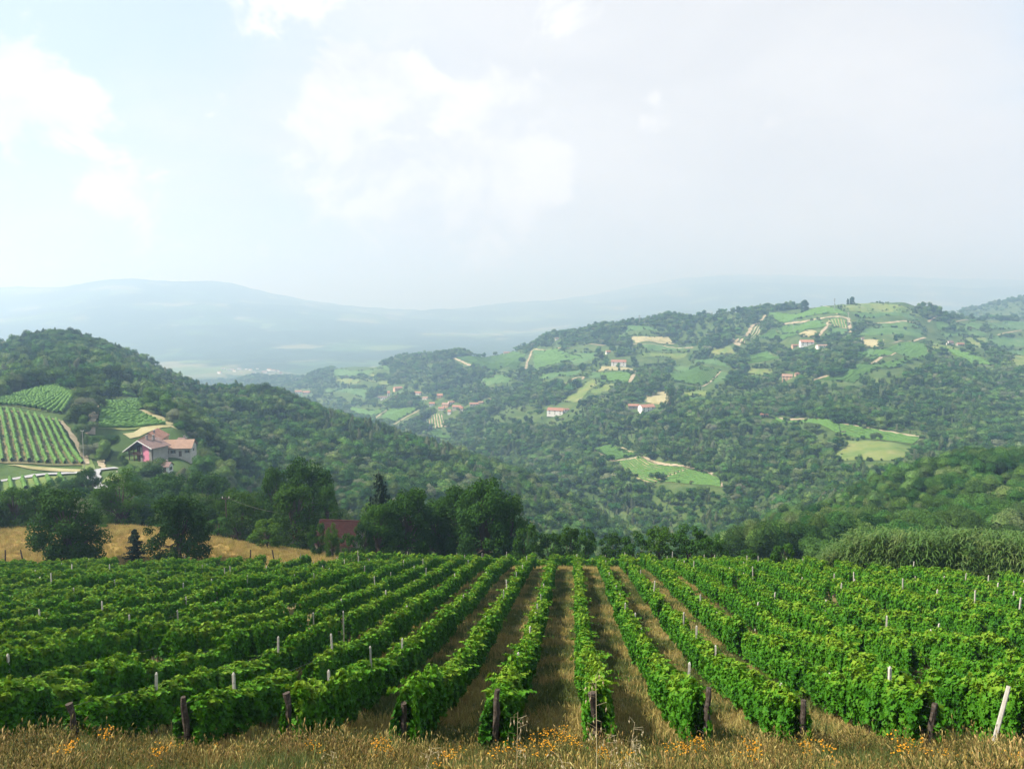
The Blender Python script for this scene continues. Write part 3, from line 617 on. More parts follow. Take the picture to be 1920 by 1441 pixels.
for kk in range(-26, 23):
    s0 = -.43+2.63*kk; sn = NEARX.get(kk, s0)
    y1 = 91.5+random.uniform(-2.0, .5); X1 = s0+.0742*(y1-19.3)
    y1 -= float(np.clip((X1-24)/22, 0, 1))*24
    ys = np.arange(19.3+.72, y1, SEG*.97)
    rowx = lambda y: s0+(sn-s0)*np.clip((45-y)/26, 0, 1)+.0742*(y-19.3)
    ys = [y for y in ys if abs(rowx(y)/y) < .74]
    if not ys: continue
    b0 = (rowx(ys[0]), ys[0]); base = (b0[0], b0[1], float(height(*b0)))
    side = 'left' if kk <= 0 else 'right'; num = 1-kk if kk <= 0 else kk
    lab = 'leafy vine row bordering the open central aisle on its %s' % side if num == 1 else '%s vine row to the %s of the open central aisle' % (ORD(num), side)
    root = ob('vine_row', None, loc=base, label=lab, cat='vine row', group='vine rows of the near vineyard')
    root.empty_display_size = .3
    gap = {random.randrange(len(ys)) for _ in range(len(ys)//12)} if len(ys) > 8 else set()
    for i, y in enumerate(ys):
        if i in gap and abs(rowx(y)/y) > .12 and y > 24: continue
        place_vine(root, base, rowx(y), y, RZ, AX, y > 46)
    px_ = np.arange(21.5 if kk in NEARX else ys[0], y1, 4.9)
    for y in px_+random.uniform(-.4, 1.2):
        if y < ys[0]-1.5 or y > y1 or random.random() < (.5 if kk < -1 else .32): continue
        x = rowx(y)
        o = ob('post', cpost, root, loc=(x-base[0]+random.uniform(-.06, .06), y-base[1], height(x, y)-base[2]+random.uniform(-.75, .12)))
        o.rotation_euler = (random.gauss(0, .035), random.gauss(0, .035), random.uniform(-.3, .3))
    if kk in NEARX:
        o = ob('end_post', random.choice(end_posts), root, loc=(rowx(19.2)-base[0], 19.15-base[1], height(rowx(19.2), 19.15)-base[2]-random.uniform(-.1, .4)), rz=random.uniform(0, 6))
        o.rotation_euler[0] = random.gauss(0, .07); o.rotation_euler[1] = random.gauss(0, .09)
    if ys[-1]-ys[0] > 4: wire(root, base, [(rowx(y), y) for y in np.linspace(ys[0]-1.2, ys[-1], 14)])
# leaning pale brace at the right end of the first row ends
mb = MB(); mb.tube(np.array([[-.55, -.3, -.3], [-.2, -.1, .9], [.12, .05, 2.0]]), [.06, .058, .05], 6, True, .08)
ob('brace_post', mb.mesh('brace_post', m_conc), loc=(12.15, 18.9, float(height(12.15, 18.9))), label='pale brace pole leaning against the rightmost wooden end post', cat='post')
# the hedge of vines that closes the aisles
base = (-21., 96.3, float(height(-21, 96.3)))
root = ob('vine_row', None, loc=base, label='low cross row of vines closing the far end of the aisles', cat='vine row')
for x in np.arange(-20, 29, SEG*.96):
    y = 96.3+fbm(np.array([x/9]), np.array([.3]), 4)[0]*.8
    place_vine(root, base, x, y, pi/2, np.array([-1., 0]), True)
for x in np.arange(-19, 29, 6.1):
    ob('post', cpost, root, loc=(x-base[0], 0, height(x, 96.3)-base[2]-.1))

# ------------------------------------------------------------------ trees
def blob_tree(seed, kind, hi=1):
    """small tree of unit height for the woods: returns trunk mesh, crown mesh"""
    global RNG
    RNG = np.random.default_rng(seed)
    L_ = {'round': 9, 'tall': 7, 'wide': 11}[kind]; P = []; N = []
    cs = []
    for i in range(L_):
        if kind == 'round': c_ = RNG.normal(0, .15, 3)*[1, 1, 1]+[0, 0, .60]; r = RNG.uniform(.15, .25)
        elif kind == 'tall': c_ = np.array([RNG.normal(0, .07), RNG.normal(0, .07), .30+.6*i/L_]); r = RNG.uniform(.11, .18)*(1.15-.6*abs(i/L_-.4))
        else: c_ = np.array([RNG.normal(0, .22), RNG.normal(0, .22), RNG.uniform(.42, .75)]); r = RNG.uniform(.14, .24)
        cs.append((c_, r))
    for c_, r in cs:
        m = int((3600*r*r+26)*(1 if hi == 1 else 4.5)); d = unit(RNG.normal(0, 1, (m, 3))); P.append(c_+d*r*RNG.uniform(.8, 1.1, (m, 1))); N.append(d)
    P = np.concatenate(P); N = np.concatenate(N)
    ok = P[:, 2] > .1; P, N = P[ok], N[ok]
    V, Fc = leaves(P, N, RNG.uniform(.045, .085, len(P))*(1 if hi == 1 else .5), 'kite', .3, .5)
    mb = MB(); mb.add(V, Fc)
    for c_, r in cs:                                            # shaded heart of each clump
        a = np.arange(6)/6*2*pi; ring = np.stack([np.cos(a), np.sin(a), a*0], 1)*r*.78
        Vb = np.concatenate([[c_+[0, 0, r*.78]], c_+ring, [c_-[0, 0, r*.78]]])
        mb.add(Vb, (), [[0, 1+j, 1+(j+1) % 6] for j in range(6)]+[[7, 1+(j+1) % 6, 1+j] for j in range(6)])
    tb = MB(); tb.tube(np.array([[0, 0, -.25], [0, 0, .1], [.01, 0, .35], [.0, .01, .6]]), [.028, .022, .018, .008], 5)
    return tb.mesh('trunk', m_bark), mb.mesh('crown', m_forest_p if seed in (402, 407) else m_forest)
kinds = ['tall', 'round', 'wide', 'round', 'wide', 'round', 'wide', 'tall']
WOOD = [blob_tree(400+i, k_) for i, k_ in enumerate(kinds)]
WOODH = [blob_tree(400+i, k_, 2) for i, k_ in enumerate(kinds)]; WOODHC = protos('near_wood_tree', [c_ for t_, c_ in WOODH])
WOODC = protos('wood_tree', [c_ for t_, c_ in WOOD])

def leafy_tree(seed, nclump, nleaf, mat, lsize, spread=1.0, zlo=.22, name='crown'):
    """near tree, unit height and unit width: limbs plus thousands of leaves in uneven clumps"""
    global RNG
    RNG = np.random.default_rng(seed); tb = MB()
    tb.tube(np.array([[0, 0, -.15], [.01, 0, .08], [.0, .02, .2], [.02, 0, .38]]), [.035, .028, .024, .016], 7, False, .1)
    P = []; N = []
    for i in range(nclump):
        a = RNG.uniform(0, 2*pi); q = RNG.uniform(0, 1); zc = zlo+(.93-zlo)*q
        R_ = .44*spread*math.sin(pi*min(1, .22+.70*q))**.65
        rr = R_*RNG.uniform(.25, 1.0)**.6; c_ = np.array([rr*cos(a), rr*sin(a), zc]); r = RNG.uniform(.07, .14)
        if i % 2 == 0:
            tb.tube(np.array([[.01, 0, RNG.uniform(.12, .35)], c_*[.5, .5, 1]*[1, 1, .8], c_]), [.012, .008, .003], 4, False)
        m = int(nleaf*(r/.1)**2); d = unit(RNG.normal(0, 1, (m, 3))); s = RNG.uniform(.25, 1.08, (m, 1))**.5
        P.append(c_+d*r*s*[1, 1, .8]); N.append(d+[0, 0, .35])
    P = np.concatenate(P); N = np.concatenate(N)
    V, Fc = leaves(P, N, RNG.uniform(.7, 1.3, len(P))*lsize, 'kite', .5, .5)
    cb = MB(); cb.add(V, Fc)
    return tb.mesh('trunk', m_bark), cb.mesh(name, mat)
def conifer(seed):
    global RNG
    RNG = np.random.default_rng(seed); tb = MB(); tb.tube(np.array([[0, 0, -.1], [0, 0, .5], [0, 0, .99]]), [.028, .018, .003], 6)
    P = []; N = []; tiers = 17
    for i in range(tiers):
        z = .1+.88*i/tiers; R_ = .36*(1-z)**.85+.02; nb = RNG.integers(7, 10)
        for j in range(nb):
            a = RNG.uniform(0, 2*pi); L2 = R_*RNG.uniform(.65, 1.1); m = int(46*L2/.36)+8; t = RNG.uniform(.1, 1, m)
            p = np.stack([cos(a)*L2*t, sin(a)*L2*t, z-.16*L2*t+.10*L2*t*t], 1)+RNG.normal(0, .014, (m, 3))
            P.append(p); N.append(np.tile([cos(a)*.4, sin(a)*.4, .9], (m, 1)))
    P = np.concatenate(P); N = np.concatenate(N); V, Fc = leaves(P, N, RNG.uniform(.03, .055, len(P)), 'kite', .5, .6)
    cb = MB(); cb.add(V, Fc); return tb.mesh('trunk', m_bark), cb.mesh('crown', m_conif)
PT = {'dark': [leafy_tree(500+i, 84, 130, m_tree, .032, zlo=.07) for i in range(4)], 'light': [leafy_tree(520+i, 66, 110, m_tree_l, .030, zlo=.07) for i in range(3)],
      'shrub': [leafy_tree(540+i, 40, 90, m_tree, .045, zlo=.06) for i in range(3)], 'shrubl': [leafy_tree(550+i, 34, 80, m_tree_l, .045, zlo=.06) for i in range(2)], 'conifer': [conifer(560), conifer(561)]}
RNG = np.random.default_rng(23)
def tree(name, px, Y, top, wpx, kind, label, group=None, cat='tree'):
    d = pix_dir(px, top); X = d[0]/d[1]*Y; z0 = float(height(X, Y)); H = max(1.2, Y*Sl(top)-z0); Wd = wpx*Y/F
    r = ob(name, None, loc=(X, Y, z0), rz=random.uniform(0, 6.28), scale=(Wd*1.06, Wd*1.06, H*1.04), label=label, cat=cat, group=group); r.empty_display_size = .2
    t_, c_ = random.choice(PT[kind]); ob('trunk', t_, r); ob('crown', c_, r)
    return r
FT = 'trees behind the near vineyard'
for a in [
 ('broadleaf_tree', 122, 96, 922, 138, 'dark', 'leftmost of two dark round trees standing between vines and dry meadow'),
 ('broadleaf_tree', 332, 97, 928, 128, 'dark', 'right one of two dark round trees standing between vines and dry meadow'),
 ('young_conifer', 252, 98, 992, 72, 'conifer', 'small conifer between the two dark round trees on the meadow'),
 ('broadleaf_tree', 222, 138, 884, 100, 'light', 'tall loose yellow green tree behind the middle of the dry meadow'),
 ('broadleaf_tree', 22, 128, 918, 90, 'light', 'olive green tree at the left picture edge behind the dry meadow'),
 ('broadleaf_tree', 72, 134, 912, 90, 'dark', 'very dark tree behind the leftmost round tree on the meadow'),
 ('broadleaf_tree', -30, 126, 925, 90, 'dark', 'dark tree cut by the left picture edge'),
 ('broadleaf_tree', 446, 136, 922, 100, 'light', 'brownish green tree just right of the utility pole'),
 ('broadleaf_tree', 398, 150, 930, 90, 'dark', 'dark tree just behind and left of the utility pole'),
 ('broadleaf_tree', 552, 122, 912, 120, 'light', 'bushy mid green tree left of the dark red roof'),
 ('broadleaf_tree', 573, 144, 864, 118, 'dark', 'tallest dark tree rising behind the bushy tree near the red roof'),
 ('broadleaf_tree', 517, 146, 882, 74, 'dark', 'dark narrower tree left of the tallest dark tree'),
 ('broadleaf_tree', 612, 142, 912, 60, 'dark', 'dark tree directly behind the left end of the red roof'),
 ('shrub', 172, 124, 968, 60, 'shrubl', 'pale shrub behind the gap between the two round meadow trees'), ('shrub', 408, 122, 972, 64, 'shrub', 'dark shrub at the back of the meadow left of the utility pole'), ('shrub', 500, 112, 975, 70, 'shrubl', 'pale shrub at the right end of the dry meadow'), ('shrub', 652, 104, 1000, 36, 'shrub', 'low dark shrub in front of the middle of the red barn roof'),
 ('shrub', 596, 108, 982, 40, 'shrub', 'dark shrub covering the left end of the red barn roof'), ('shrub', 682, 108, 980, 46, 'shrub', 'dark shrub covering the right end of the red barn roof'),
 ('sapling', 622, 105, 984, 34, 'light', 'bright green sapling in front of the dark red roof'),
 ('spruce', 710, 128, 888, 120, 'conifer', 'dark pointed spruce behind the round trees right of the red roof'),
 ('broadleaf_tree', 706, 111, 948, 76, 'dark', 'dark tree directly right of the red roof'),
 ('broadleaf_tree', 762, 114, 918, 104, 'dark', 'dark tree between the spruce and the big domed tree'),
 ('broadleaf_tree', 818, 119, 935, 90, 'dark', 'shaded tree filling the gap left of the big domed tree'),
 ('broadleaf_tree', 862, 117, 914, 100, 'dark', 'left half of the big domed dark tree clump'),
 ('broadleaf_tree', 908, 113, 903, 128, 'dark', 'big domed dark tree behind the far end of the vines'),
 ('broadleaf_tree', 954, 115, 934, 84, 'dark', 'dark tree on the right shoulder of the big domed tree'),
 ('shrub', 988, 108, 985, 62, 'shrub', 'dark shrub at the right foot of the big domed tree'),
 ('shrub', 1032, 108, 996, 62, 'shrub', 'low dark shrub behind the aisle left of centre'),
 ('shrub', 1066, 107, 986, 64, 'shrubl', 'yellow green shrub behind the far end of the central aisle'),
 ('shrub', 1100, 109, 994, 54, 'shrub', 'shrub right behind the row bordering the aisle on the right'),
 ('shrub', 1146, 110, 1002, 60, 'shrub', 'lowest dark shrub in the gap of the far hedge line'),
 ('shrub', 1192, 105, 1000, 72, 'shrub', 'shrub at the left end of the round bush group right of centre'),
 ('shrub', 1238, 104, 986, 84, 'shrubl', 'tallest shrub of the round bush group right of centre'),
 ('shrub', 1292, 103, 988, 92, 'shrub', 'broad shrub of the round bush group right of centre'),
 ('shrub', 1338, 102, 1002, 62, 'shrub', 'shrub at the right end of the round bush group'),
 ('shrub', 1402, 92, 1030, 46, 'shrub', 'low shrub in the open gap left of the cane thicket'),
 ('shrub', 1470, 80, 1020, 54, 'shrub', 'dark bush at the left tip of the cane thicket'),
 ('shrub', 1612, 84, 1004, 50, 'shrub', 'dark round bush rising behind the left part of the canes'),
 ('broadleaf_tree', 322, 192, 893, 120, 'dark', 'dark spreading tree below the pink farmhouse'),
 ('broadleaf_tree', 385, 200, 886, 100, 'dark', 'dark tree right below the brown roofed outbuilding'),
 ('broadleaf_tree', 254, 205, 905, 80, 'light', 'light green tree on the bank inside the road bend'),
 ('broadleaf_tree', 162, 228, 880, 52, 'dark', 'small dark tree beside the road bend'),
 ('broadleaf_tree', 128, 212, 905, 60, 'dark', 'dark tree at the right end of the vines below the road'),
 ('broadleaf_tree', 60, 205, 922, 70, 'dark', 'dark tree below the small roadside vineyard at far left'),
 ('broadleaf_tree', 350, 168, 925, 90, 'light', 'mid green tree behind the right round tree of the meadow'),
 ('broadleaf_tree', 470, 180, 925, 80, 'light', 'light green tree in the hollow left of the tallest dark tree'),
]: tree(*a, group=FT)

# ------------------------------------------------------------------ cane thicket on the right
def cane(seed):
    global RNG
    RNG = np.random.default_rng(seed); mb = MB()
    for s in range(9):
        x, y = RNG.normal(0, .28, 2); H = RNG.uniform(2.6, 4.1); lx, ly = RNG.normal(0, .3, 2)
        st = np.array([[x+lx*t*t, y+ly*t*t, H*t] for t in (0, .4, .75, 1)]); mb.tube(st, [.018, .015, .01, .004], 4, False)
        for j in range(17):
            t = RNG.uniform(.12, 1); a = RNG.uniform(0, 2*pi); p = np.array([x+lx*t*t, y+ly*t*t, H*t]); L2 = RNG.uniform(.5, .95); w_ = .05
            d = np.array([cos(a), sin(a), 0]); sd = np.array([-sin(a), cos(a), 0])*w_
            q0, q1, q2, q3 = p, p+d*L2*.35+[0, 0, L2*.38], p+d*L2*.75+[0, 0, L2*.36], p+d*L2*1.1+[0, 0, L2*.05]
            mb.add([q0-sd*.6, q0+sd*.6, q1-sd, q1+sd, q2-sd*.8, q2+sd*.8, q3], [[0, 1, 3, 2], [2, 3, 5, 4]], [[4, 5, 6]])
    return mb.mesh('cane', m_cane)
canes = protos('cane', [cane(600+i) for i in range(5)])
RNG = np.random.default_rng(31)
P = []; 
for px in np.arange(1500, 2060, 5.2):
    for r in range(5):
        Y = 79-11*np.clip((px-1500)/420, 0, 1)+r*1.5+RNG.uniform(-.6, .6)+2.5; d = pix_dir(px+RNG.uniform(-4, 4), 1060); X = d[0]/d[1]*Y; P.append((X, Y, height(X, Y)-.1))
P = np.array(P); m = len(P); pxs, _ = to_pix(P[:, 0], P[:, 1], P[:, 2])
g_ = np.clip((pxs-1480)/120, .35, 1)
scatter('cane_thicket', P, np.stack([RNG.normal(0, .08, m), RNG.normal(0, .08, m), RNG.uniform(0, 6.3, m)], 1), (np.array([1.05, 1.05, 1.15])*(g_*RNG.uniform(.75, 1.12, m))[:, None]), RNG.integers(0, 5, m), canes, 'dense green cane thicket along the right edge behind the vines')

# ------------------------------------------------------------------ houses
def gable(root, L, D, H, rise, wall, roof, x0=0, y0=0, z0=0, over=.45, wins=3, storeys=2, door=True, chim=True, deep=3.0, ridge='x', sides=True):
    """one gabled block; ridge along x (eaves to the front) or y (gable to the front)"""
    def put(P):
        P = np.asarray(P, float).reshape(-1, 3)
        if ridge == 'y': P = np.stack([P[:, 1], -P[:, 0], P[:, 2]], 1)
        return P+[x0, y0, z0]
    l_, d_ = (L, D) if ridge == 'x' else (D, L)                 # along the ridge, across it
    a, b_ = l_/2, d_/2
    V = put([[-a, -b_, -deep], [a, -b_, -deep], [a, b_, -deep], [-a, b_, -deep], [-a, -b_, H], [a, -b_, H], [a, b_, H], [-a, b_, H], [-a, 0, H+rise], [a, 0, H+rise]])
    mb = MB(); mb.add(V, [[0, 1, 5, 4], [2, 3, 7, 6], [1, 2, 6, 5], [3, 0, 4, 7]], [[5, 6, 9], [7, 4, 8]])
    ob('wall', mb.mesh('wall', wall), root)
    mb = MB(); t = .16; k = rise/b_; oa, obb = a+over, b_+over; ze = H-k*over+.02
    for s in (-1, 1):
        Vr = put([[-oa, s*obb, ze], [oa, s*obb, ze], [oa, 0, H+rise+.02], [-oa, 0, H+rise+.02], [-oa, s*obb, ze+t], [oa, s*obb, ze+t], [oa, 0, H+rise+t], [-oa, 0, H+rise+t]])
        mb.add(Vr, [[0, 1, 2, 3], [4, 5, 6, 7], [0, 1, 5, 4], [1, 2, 6, 5], [3, 0, 4, 7]])
    rf = ob('roof', mb.mesh('roof', roof), root)
    if chim:
        mb = MB(); c_ = put([[a*.45, b_*.25, H+rise*.9]])[0]; mb.box(c_, (.6, .6, 1.7)); mb.box(c_+[0, 0, .9], (.8, .8, .14)); ob('chimney', mb.mesh('chimney', m_stone), rf)
    fx, fy = L/2, D/2
    def window(cx, cz, side, w_=.95, h_=1.25):
        e = ob('window', None, root); e.empty_display_size = .1
        fr, pn, sh = MB(), MB(), MB()
        def bx(mb_, dx, dz, w2, h2, dep, out_):
            if side == 'f': mb_.box((x0+cx+dx, y0-fy-out_, z0+cz+dz), (w2, dep, h2))
            else: mb_.box((x0+(fx+out_)*(1 if side == 'r' else -1), y0+cx+dx, z0+cz+dz), (dep, w2, h2))
        bx(pn, 0, 0, w_, h_, .05, .012); bx(fr, 0, h_/2+.05, w_+.2, .1, .1, .03); bx(fr, 0, -h_/2-.05, w_+.3, .1, .2, .06); bx(fr, 0, 0, .07, h_-.02, .08, .02)
        ob('pane', pn.mesh('pane', m_glass), e); ob('frame', fr.mesh('frame', m_wallw), e)
        for s in (-1, 1): bx(sh, s*(w_*.5+.24), 0, .42, h_, .06, .04)
        ob('shutter', sh.mesh('shutter', m_shut), e)
    for st in range(storeys):
        zc = H*(st+.55)/storeys
        for i in range(wins):
            cx = (-.5+(i+.5)/wins)*L
            if door and st == 0 and i == wins//2:
                mb = MB(); mb.box((x0+cx, y0-fy-.03, z0+1.05), (1.1, .1, 2.1)); ob('door', mb.mesh('door', m_shut), root); continue
            window(cx, zc, 'f')
        if sides:
            window(0, zc, 'r'); window(0, zc, 'l')
    return rf
HOUSE_N = [0]
def house(px, py, wpx, hpx, label, wall=m_wall, roof=m_roof, rz=0., dr=.6, ridge='x', name='house', group='houses across the valley', storeys=2, chim=True, keep=True, ymin=100, wins=3):
    X, Y = hit(px, py, ymin=ymin); s = Y/F; L = wpx*s*.92; H = max(2.4, hpx*s*.50); rise = max(.9, hpx*s*.28)
    root = ob(name, None, loc=(X, Y, float(height(X, Y))), rz=rz, label=label, cat='house' if name != 'bell_tower' else 'tower', group=group); root.empty_display_size = 1
    gable(root, L, max(L*dr, 3), H, rise, wall, roof, storeys=storeys if H > 4 else 1, chim=chim, ridge=ridge, wins=max(1, min(wins, int(L/2.6))))
    if keep: KEEP.append([(px-wpx*.62, py-hpx*1.05), (px+wpx*.62, py-hpx*1.05), (px+wpx*.62, py+3), (px-wpx*.62, py+3)])
    return root
VG = 'houses of the valley village'
for a in [
 (720, 748, 13, 7, 'white house at the left end of the valley village', m_wallw, m_roof_d), (712, 747, 8, 5, 'tiny shed at the far left of the valley village', m_wall, m_roof_d),
 (746, 731, 17, 8, 'long pinkish house above the pale tower of the village', m_wallo, m_roof), (784, 740, 14, 8, 'white house alone between the tower and village core', m_wallw, m_roof),
 (798, 749, 12, 7, 'white cottage just left of the village core', m_wallw, m_roof_t), (825, 746, 11, 10, 'tall pink house above the village core', m_wallo, m_roof),
 (810, 760, 11, 8, 'left house of the clustered village core', m_wallw, m_roof), (836, 763, 15, 11, 'orange roofed house in the middle of the village core', m_wallo, m_roof_t),
 (828, 769, 12, 7, 'low house in front of the orange roofed house', m_wall, m_roof), (846, 757, 12, 7, 'upper house behind the orange roofed house', m_wallw, m_roof),
 (857, 767, 18, 9, 'broad red roofed house right in the village core', m_wall, m_roof), (843, 777, 7, 11, 'lowest narrow house standing below the village core', m_wallw, m_roof),
 (865, 771, 8, 11, 'tall house at the right end of the village core', m_wall, m_roof), (889, 760, 18, 6, 'long low red roofed barn right of the village', m_wall, m_roof),
 (902, 757, 10, 5, 'small shed beside the long low red barn', m_wall, m_roof_t), (916, 751, 9, 5, 'pale shed at the far right of the village', m_wallw, m_roof_t),
 (560, 738, 13, 8, 'left house of the pair below the hazy left wood', m_wallw, m_roof), (575, 739, 14, 8, 'right house of the pair below the hazy left wood', m_wall, m_roof),
]: house(*a, rz=random.uniform(-.6, .6), group=VG)
house(729, 743, 5, 13, 'slim white bell tower left of the valley village', m_wallw, m_roof, name='bell_tower', dr=1, group=None, storeys=3, wins=1)
house(527, 699, 5, 12, 'slim white tower on the hazy ridge at left', m_wallw, m_roof_d, name='bell_tower', dr=1, group=None, storeys=3, wins=1)
for a, rz in [
 ((1043, 776, 34, 15, 'white farmhouse with red roof low in the centre of the valley side', m_wallw, m_roof), -.35),
 ((1032, 778, 8, 5, 'small pale shed left of the white farmhouse low in the valley', m_wallw, m_roof_t), 0),
 ((1062, 771, 10, 7, 'annex behind the right end of the low white farmhouse', m_wallw, m_roof), .3),
 ((1212, 770, 30, 16, 'broad white house with red roof below the yellow meadow', m_wallw, m_roof), .35),
 ((1188, 765, 22, 10, 'long red roofed barn left of the broad white house', m_stone, m_roof), -.1),
 ((1160, 685, 30, 13, 'white farmhouse above the dark green vineyard block', m_wallw, m_roof), -.15),
 ((1140, 663, 9, 8, 'small orange roofed cottage above the white farmhouse', m_wallw, m_roof), .3),
 ((1044, 637, 7, 5, 'tiny white house among the ridge trees', m_wallw, m_roof_d), .2),
 ((1432, 781, 16, 7, 'low reddish barn at the left end of the long dirt track', m_wall, m_roof), .1),
 ((1512, 648, 26, 13, 'white hilltop farmhouse with pinkish roof below the tan field', m_wallw, m_roof), -.1),
 ((1543, 651, 25, 6, 'long low shed right of the hilltop farmhouse', m_wallw, m_roof_t), 0),
 ((1491, 650, 14, 6, 'pink roofed annex left of the hilltop farmhouse', m_wallo, m_roof), .1),
 ((1476, 712, 20, 14, 'orange farmhouse above the large right wood', m_wallo, m_roof_t), -.4),
 ((1494, 704, 8, 6, 'small orange outbuilding right of the orange farmhouse', m_wallo, m_roof), .2),
 ((1781, 647, 12, 11, 'white house on the right beside the grey green trees', m_wallw, m_roof_d), .3),
 ((1800, 648, 13, 6, 'low barn right of the white house on the right', m_wall, m_roof), 0),
 ((1617, 638, 5, 5, 'tiny white hut at the corner of the yellow hill field', m_wallw, m_roof_d), 0),
 ((60, 668, 30, 6, 'long red roofed house on the crest of the left hill', m_wall, m_roof), .1),
 ((950, 654, 12, 5, 'tiny house on the ridge left of the pale straight lane', m_wall, m_roof), .1),
]: house(*a, rz=rz)
# town on the plain behind the left hill
for i in range(16):
    px, py = 412+i*7.2+random.uniform(-2, 2), 697+random.uniform(-5, 5)
    X, Y = hit(px, py, ymin=3000, ymax=9000); s = Y/F
    r = ob('house', None, loc=(X, Y, float(height(X, Y))), rz=random.uniform(-.5, .5), label='tiny pale building of the hazy town on the plain', cat='house', group='buildings of the hazy town'); r.empty_display_size = 1
    L = random.uniform(4, 9)*s; mb = MB(); mb.box((0, 0, L*.16), (L, L*.5, L*.4)); ob('wall', mb.mesh('wall', m_wallw), r)
    mb = MB(); a, b_, h0 = L*.53, L*.28, L*.36; mb.add([[-a, -b_, h0], [a, -b_, h0], [a, b_, h0], [-a, b_, h0], [-a, 0, h0*1.4], [a, 0, h0*1.4]], [[0, 1, 5, 4], [2, 3, 4, 5]], [[1, 2, 5], [3, 0, 4]]); ob('roof', mb.mesh('roof', m_roof_t), r)

# the pink farmhouse: gabled chalet with loggia, rear house, long annex, sheds
FX, FY = hit(272, 866); FZ = float(height(FX, FY)); fs = FY/F
fh = ob('farmhouse', None, loc=(FX, FY, FZ+.3), rz=-.4, label='pink gabled farmhouse with dark timber loggia and red roofs', cat='house'); fh.empty_display_size = 1
KEEP.append([(225, 815), (355, 815), (355, 868), (225, 872)]); KEEP.append([(214, 812), (345, 812), (345, 862), (292, 868), (240, 866), (214, 855)])
u = fs*8/8                                                      # metres per photo pixel at the house
Wl, Hd, Ap = 66*fs, 25*fs, 40*fs                                # gable width, eaves, apex
xl, xr = -44*fs, 22*fs; xa = -9*fs                              # left eave, right eave, ridge
px0, px1 = -5*fs, 15*fs                                         # pink wall from .. to
mb = MB(); dpt = 7.5
mb.add([[px0, 0, -2], [px1, 0, -2], [px1, 0, Hd+.9], [xa+.6, 0, Ap-1.2], [px0, 0, Ap-1.7]], [[0, 1, 2, 4]], [[4, 2, 3]])
mb.add([[px0, 0, -2], [px0, 0, Ap-1.7], [px0, 3, Ap-1.7], [px0, 3, -2]], [[0, 1, 2, 3]])
ob('wall', mb.mesh('wall', m_pink), fh)['label'] = 'bright pink gable wall'
mb = MB(); mb.box(((px1+xr-1)/2+.3, .05, Hd/2-1), (xr-1-px1, .5, Hd+2)); mb.box((px0-.5, .0, Hd/2-1), (1.0, .4, Hd+2.4)); mb.box((px1-.1, -.08, Hd/2-1), (.8, .3, Hd+2)); ob('quoin', mb.mesh('quoin', m_stone), fh)
mb = MB(); xw = xr-.4
mb.add([[xw, .3, -2], [xw, dpt, -2], [xw, dpt, Hd], [xw, .3, Hd]], [[0, 1, 2, 3]]); mb.add([[xl+1.5, dpt, -2], [xw, dpt, -2], [xw, dpt, Hd], [xl+1.5, dpt, Hd]], [[0, 1, 2, 3]]); mb.add([[xl+1.5, 3, -2], [xl+1.5, dpt, -2], [xl+1.5, dpt, Hd-.4], [xl+1.5, 3, Hd-.4]], [[0, 1, 2, 3]]); ob('side_wall', mb.mesh('side_wall', m_wall), fh)
mb = MB(); mb.add([[xl+1.5, 3, -2], [px0, 3, -2], [px0, 3, Ap-1.9], [xl+1.5, 3, Hd-.3]], [[0, 1, 2, 3]]); ob('loggia_wall', mb.mesh('loggia_wall', m_dwood), fh)
mb = MB(); mb.box(((xl+1+px0)/2, .9, 2.35), (px0-xl-1.2, 3.2, .22)); mb.box(((xl+1+px0)/2, -.65, 3.3), (px0-xl-1.2, .1, .14))
for i in range(22): mb.box((xl+1.2+i*(px0-xl-1.6)/21, -.65, 2.85), (.12, .06, .85))
ob('balcony', mb.mesh('balcony', m_dwood), fh)
for i in range(3):
    mb = MB(); mb.box((xl+1.3+i*(px0-xl-2.2)/2.3, -.4, 2.0), (.24, .24, 6.2)); ob('loggia_post', mb.mesh('loggia_post', m_dwood), fh)
def slab(A, B, y0, y1, t=.2):                                   # roof plane through two points of the gable outline
    return np.array([[A[0], y0, A[1]], [B[0], y0, B[1]], [B[0], y1, B[1]], [A[0], y1, A[1]], [A[0], y0, A[1]+t], [B[0], y0, B[1]+t], [B[0], y1, B[1]+t], [A[0], y1, A[1]+t]])
CUBE = [[0, 1, 2, 3], [4, 5, 6, 7], [0, 1, 5, 4], [1, 2, 6, 5], [2, 3, 7, 6], [3, 0, 4, 7]]
mb = MB(); mb.add(slab((xl-1.2, Hd-2.2), (xa, Ap-.2), -1.5, dpt+.5), CUBE); mb.add(slab((xa, Ap-.2), (xr+.9, Hd+.1), -1.5, dpt+.5), CUBE)
rf = ob('roof', mb.mesh('roof', m_roof_d), fh)
mb = MB(); mb.add(slab((xl-1.2, Hd-2.25), (xa, Ap-.25), -1.62, -1.5, .34), CUBE); mb.add(slab((xa, Ap-.25), (xr+.9, Hd+.05), -1.62, -1.5, .34), CUBE); ob('barge_board', mb.mesh('barge_board', m_wallw), rf)
for cx, cy in ((xa+.4, 2.5), (xa+1.7, 4.5)):
    mb = MB(); mb.box((cx, cy, Ap+.4), (.7, .7, 1.8)); mb.box((cx, cy, Ap+1.35), (.95, .95, .14)); ob('chimney', mb.mesh('chimney', m_stone), rf)
rear = ob('farmhouse_wing', None, loc=(FX-20*fs, FY+17, FZ+1.2), rz=.16, label='rear house with bright orange red roof behind the pink gable', cat='house'); rear.empty_display_size = 1
gable(rear, 8.5, 12, 5.4, 2.6, m_wallo, m_roof, ridge='y', wins=2)
ann = ob('annex', None, loc=(FX+42*fs, FY+12, FZ+.6), rz=.14, label='long cream annex with tan roof right of the pink gable', cat='house'); ann.empty_display_size = 1
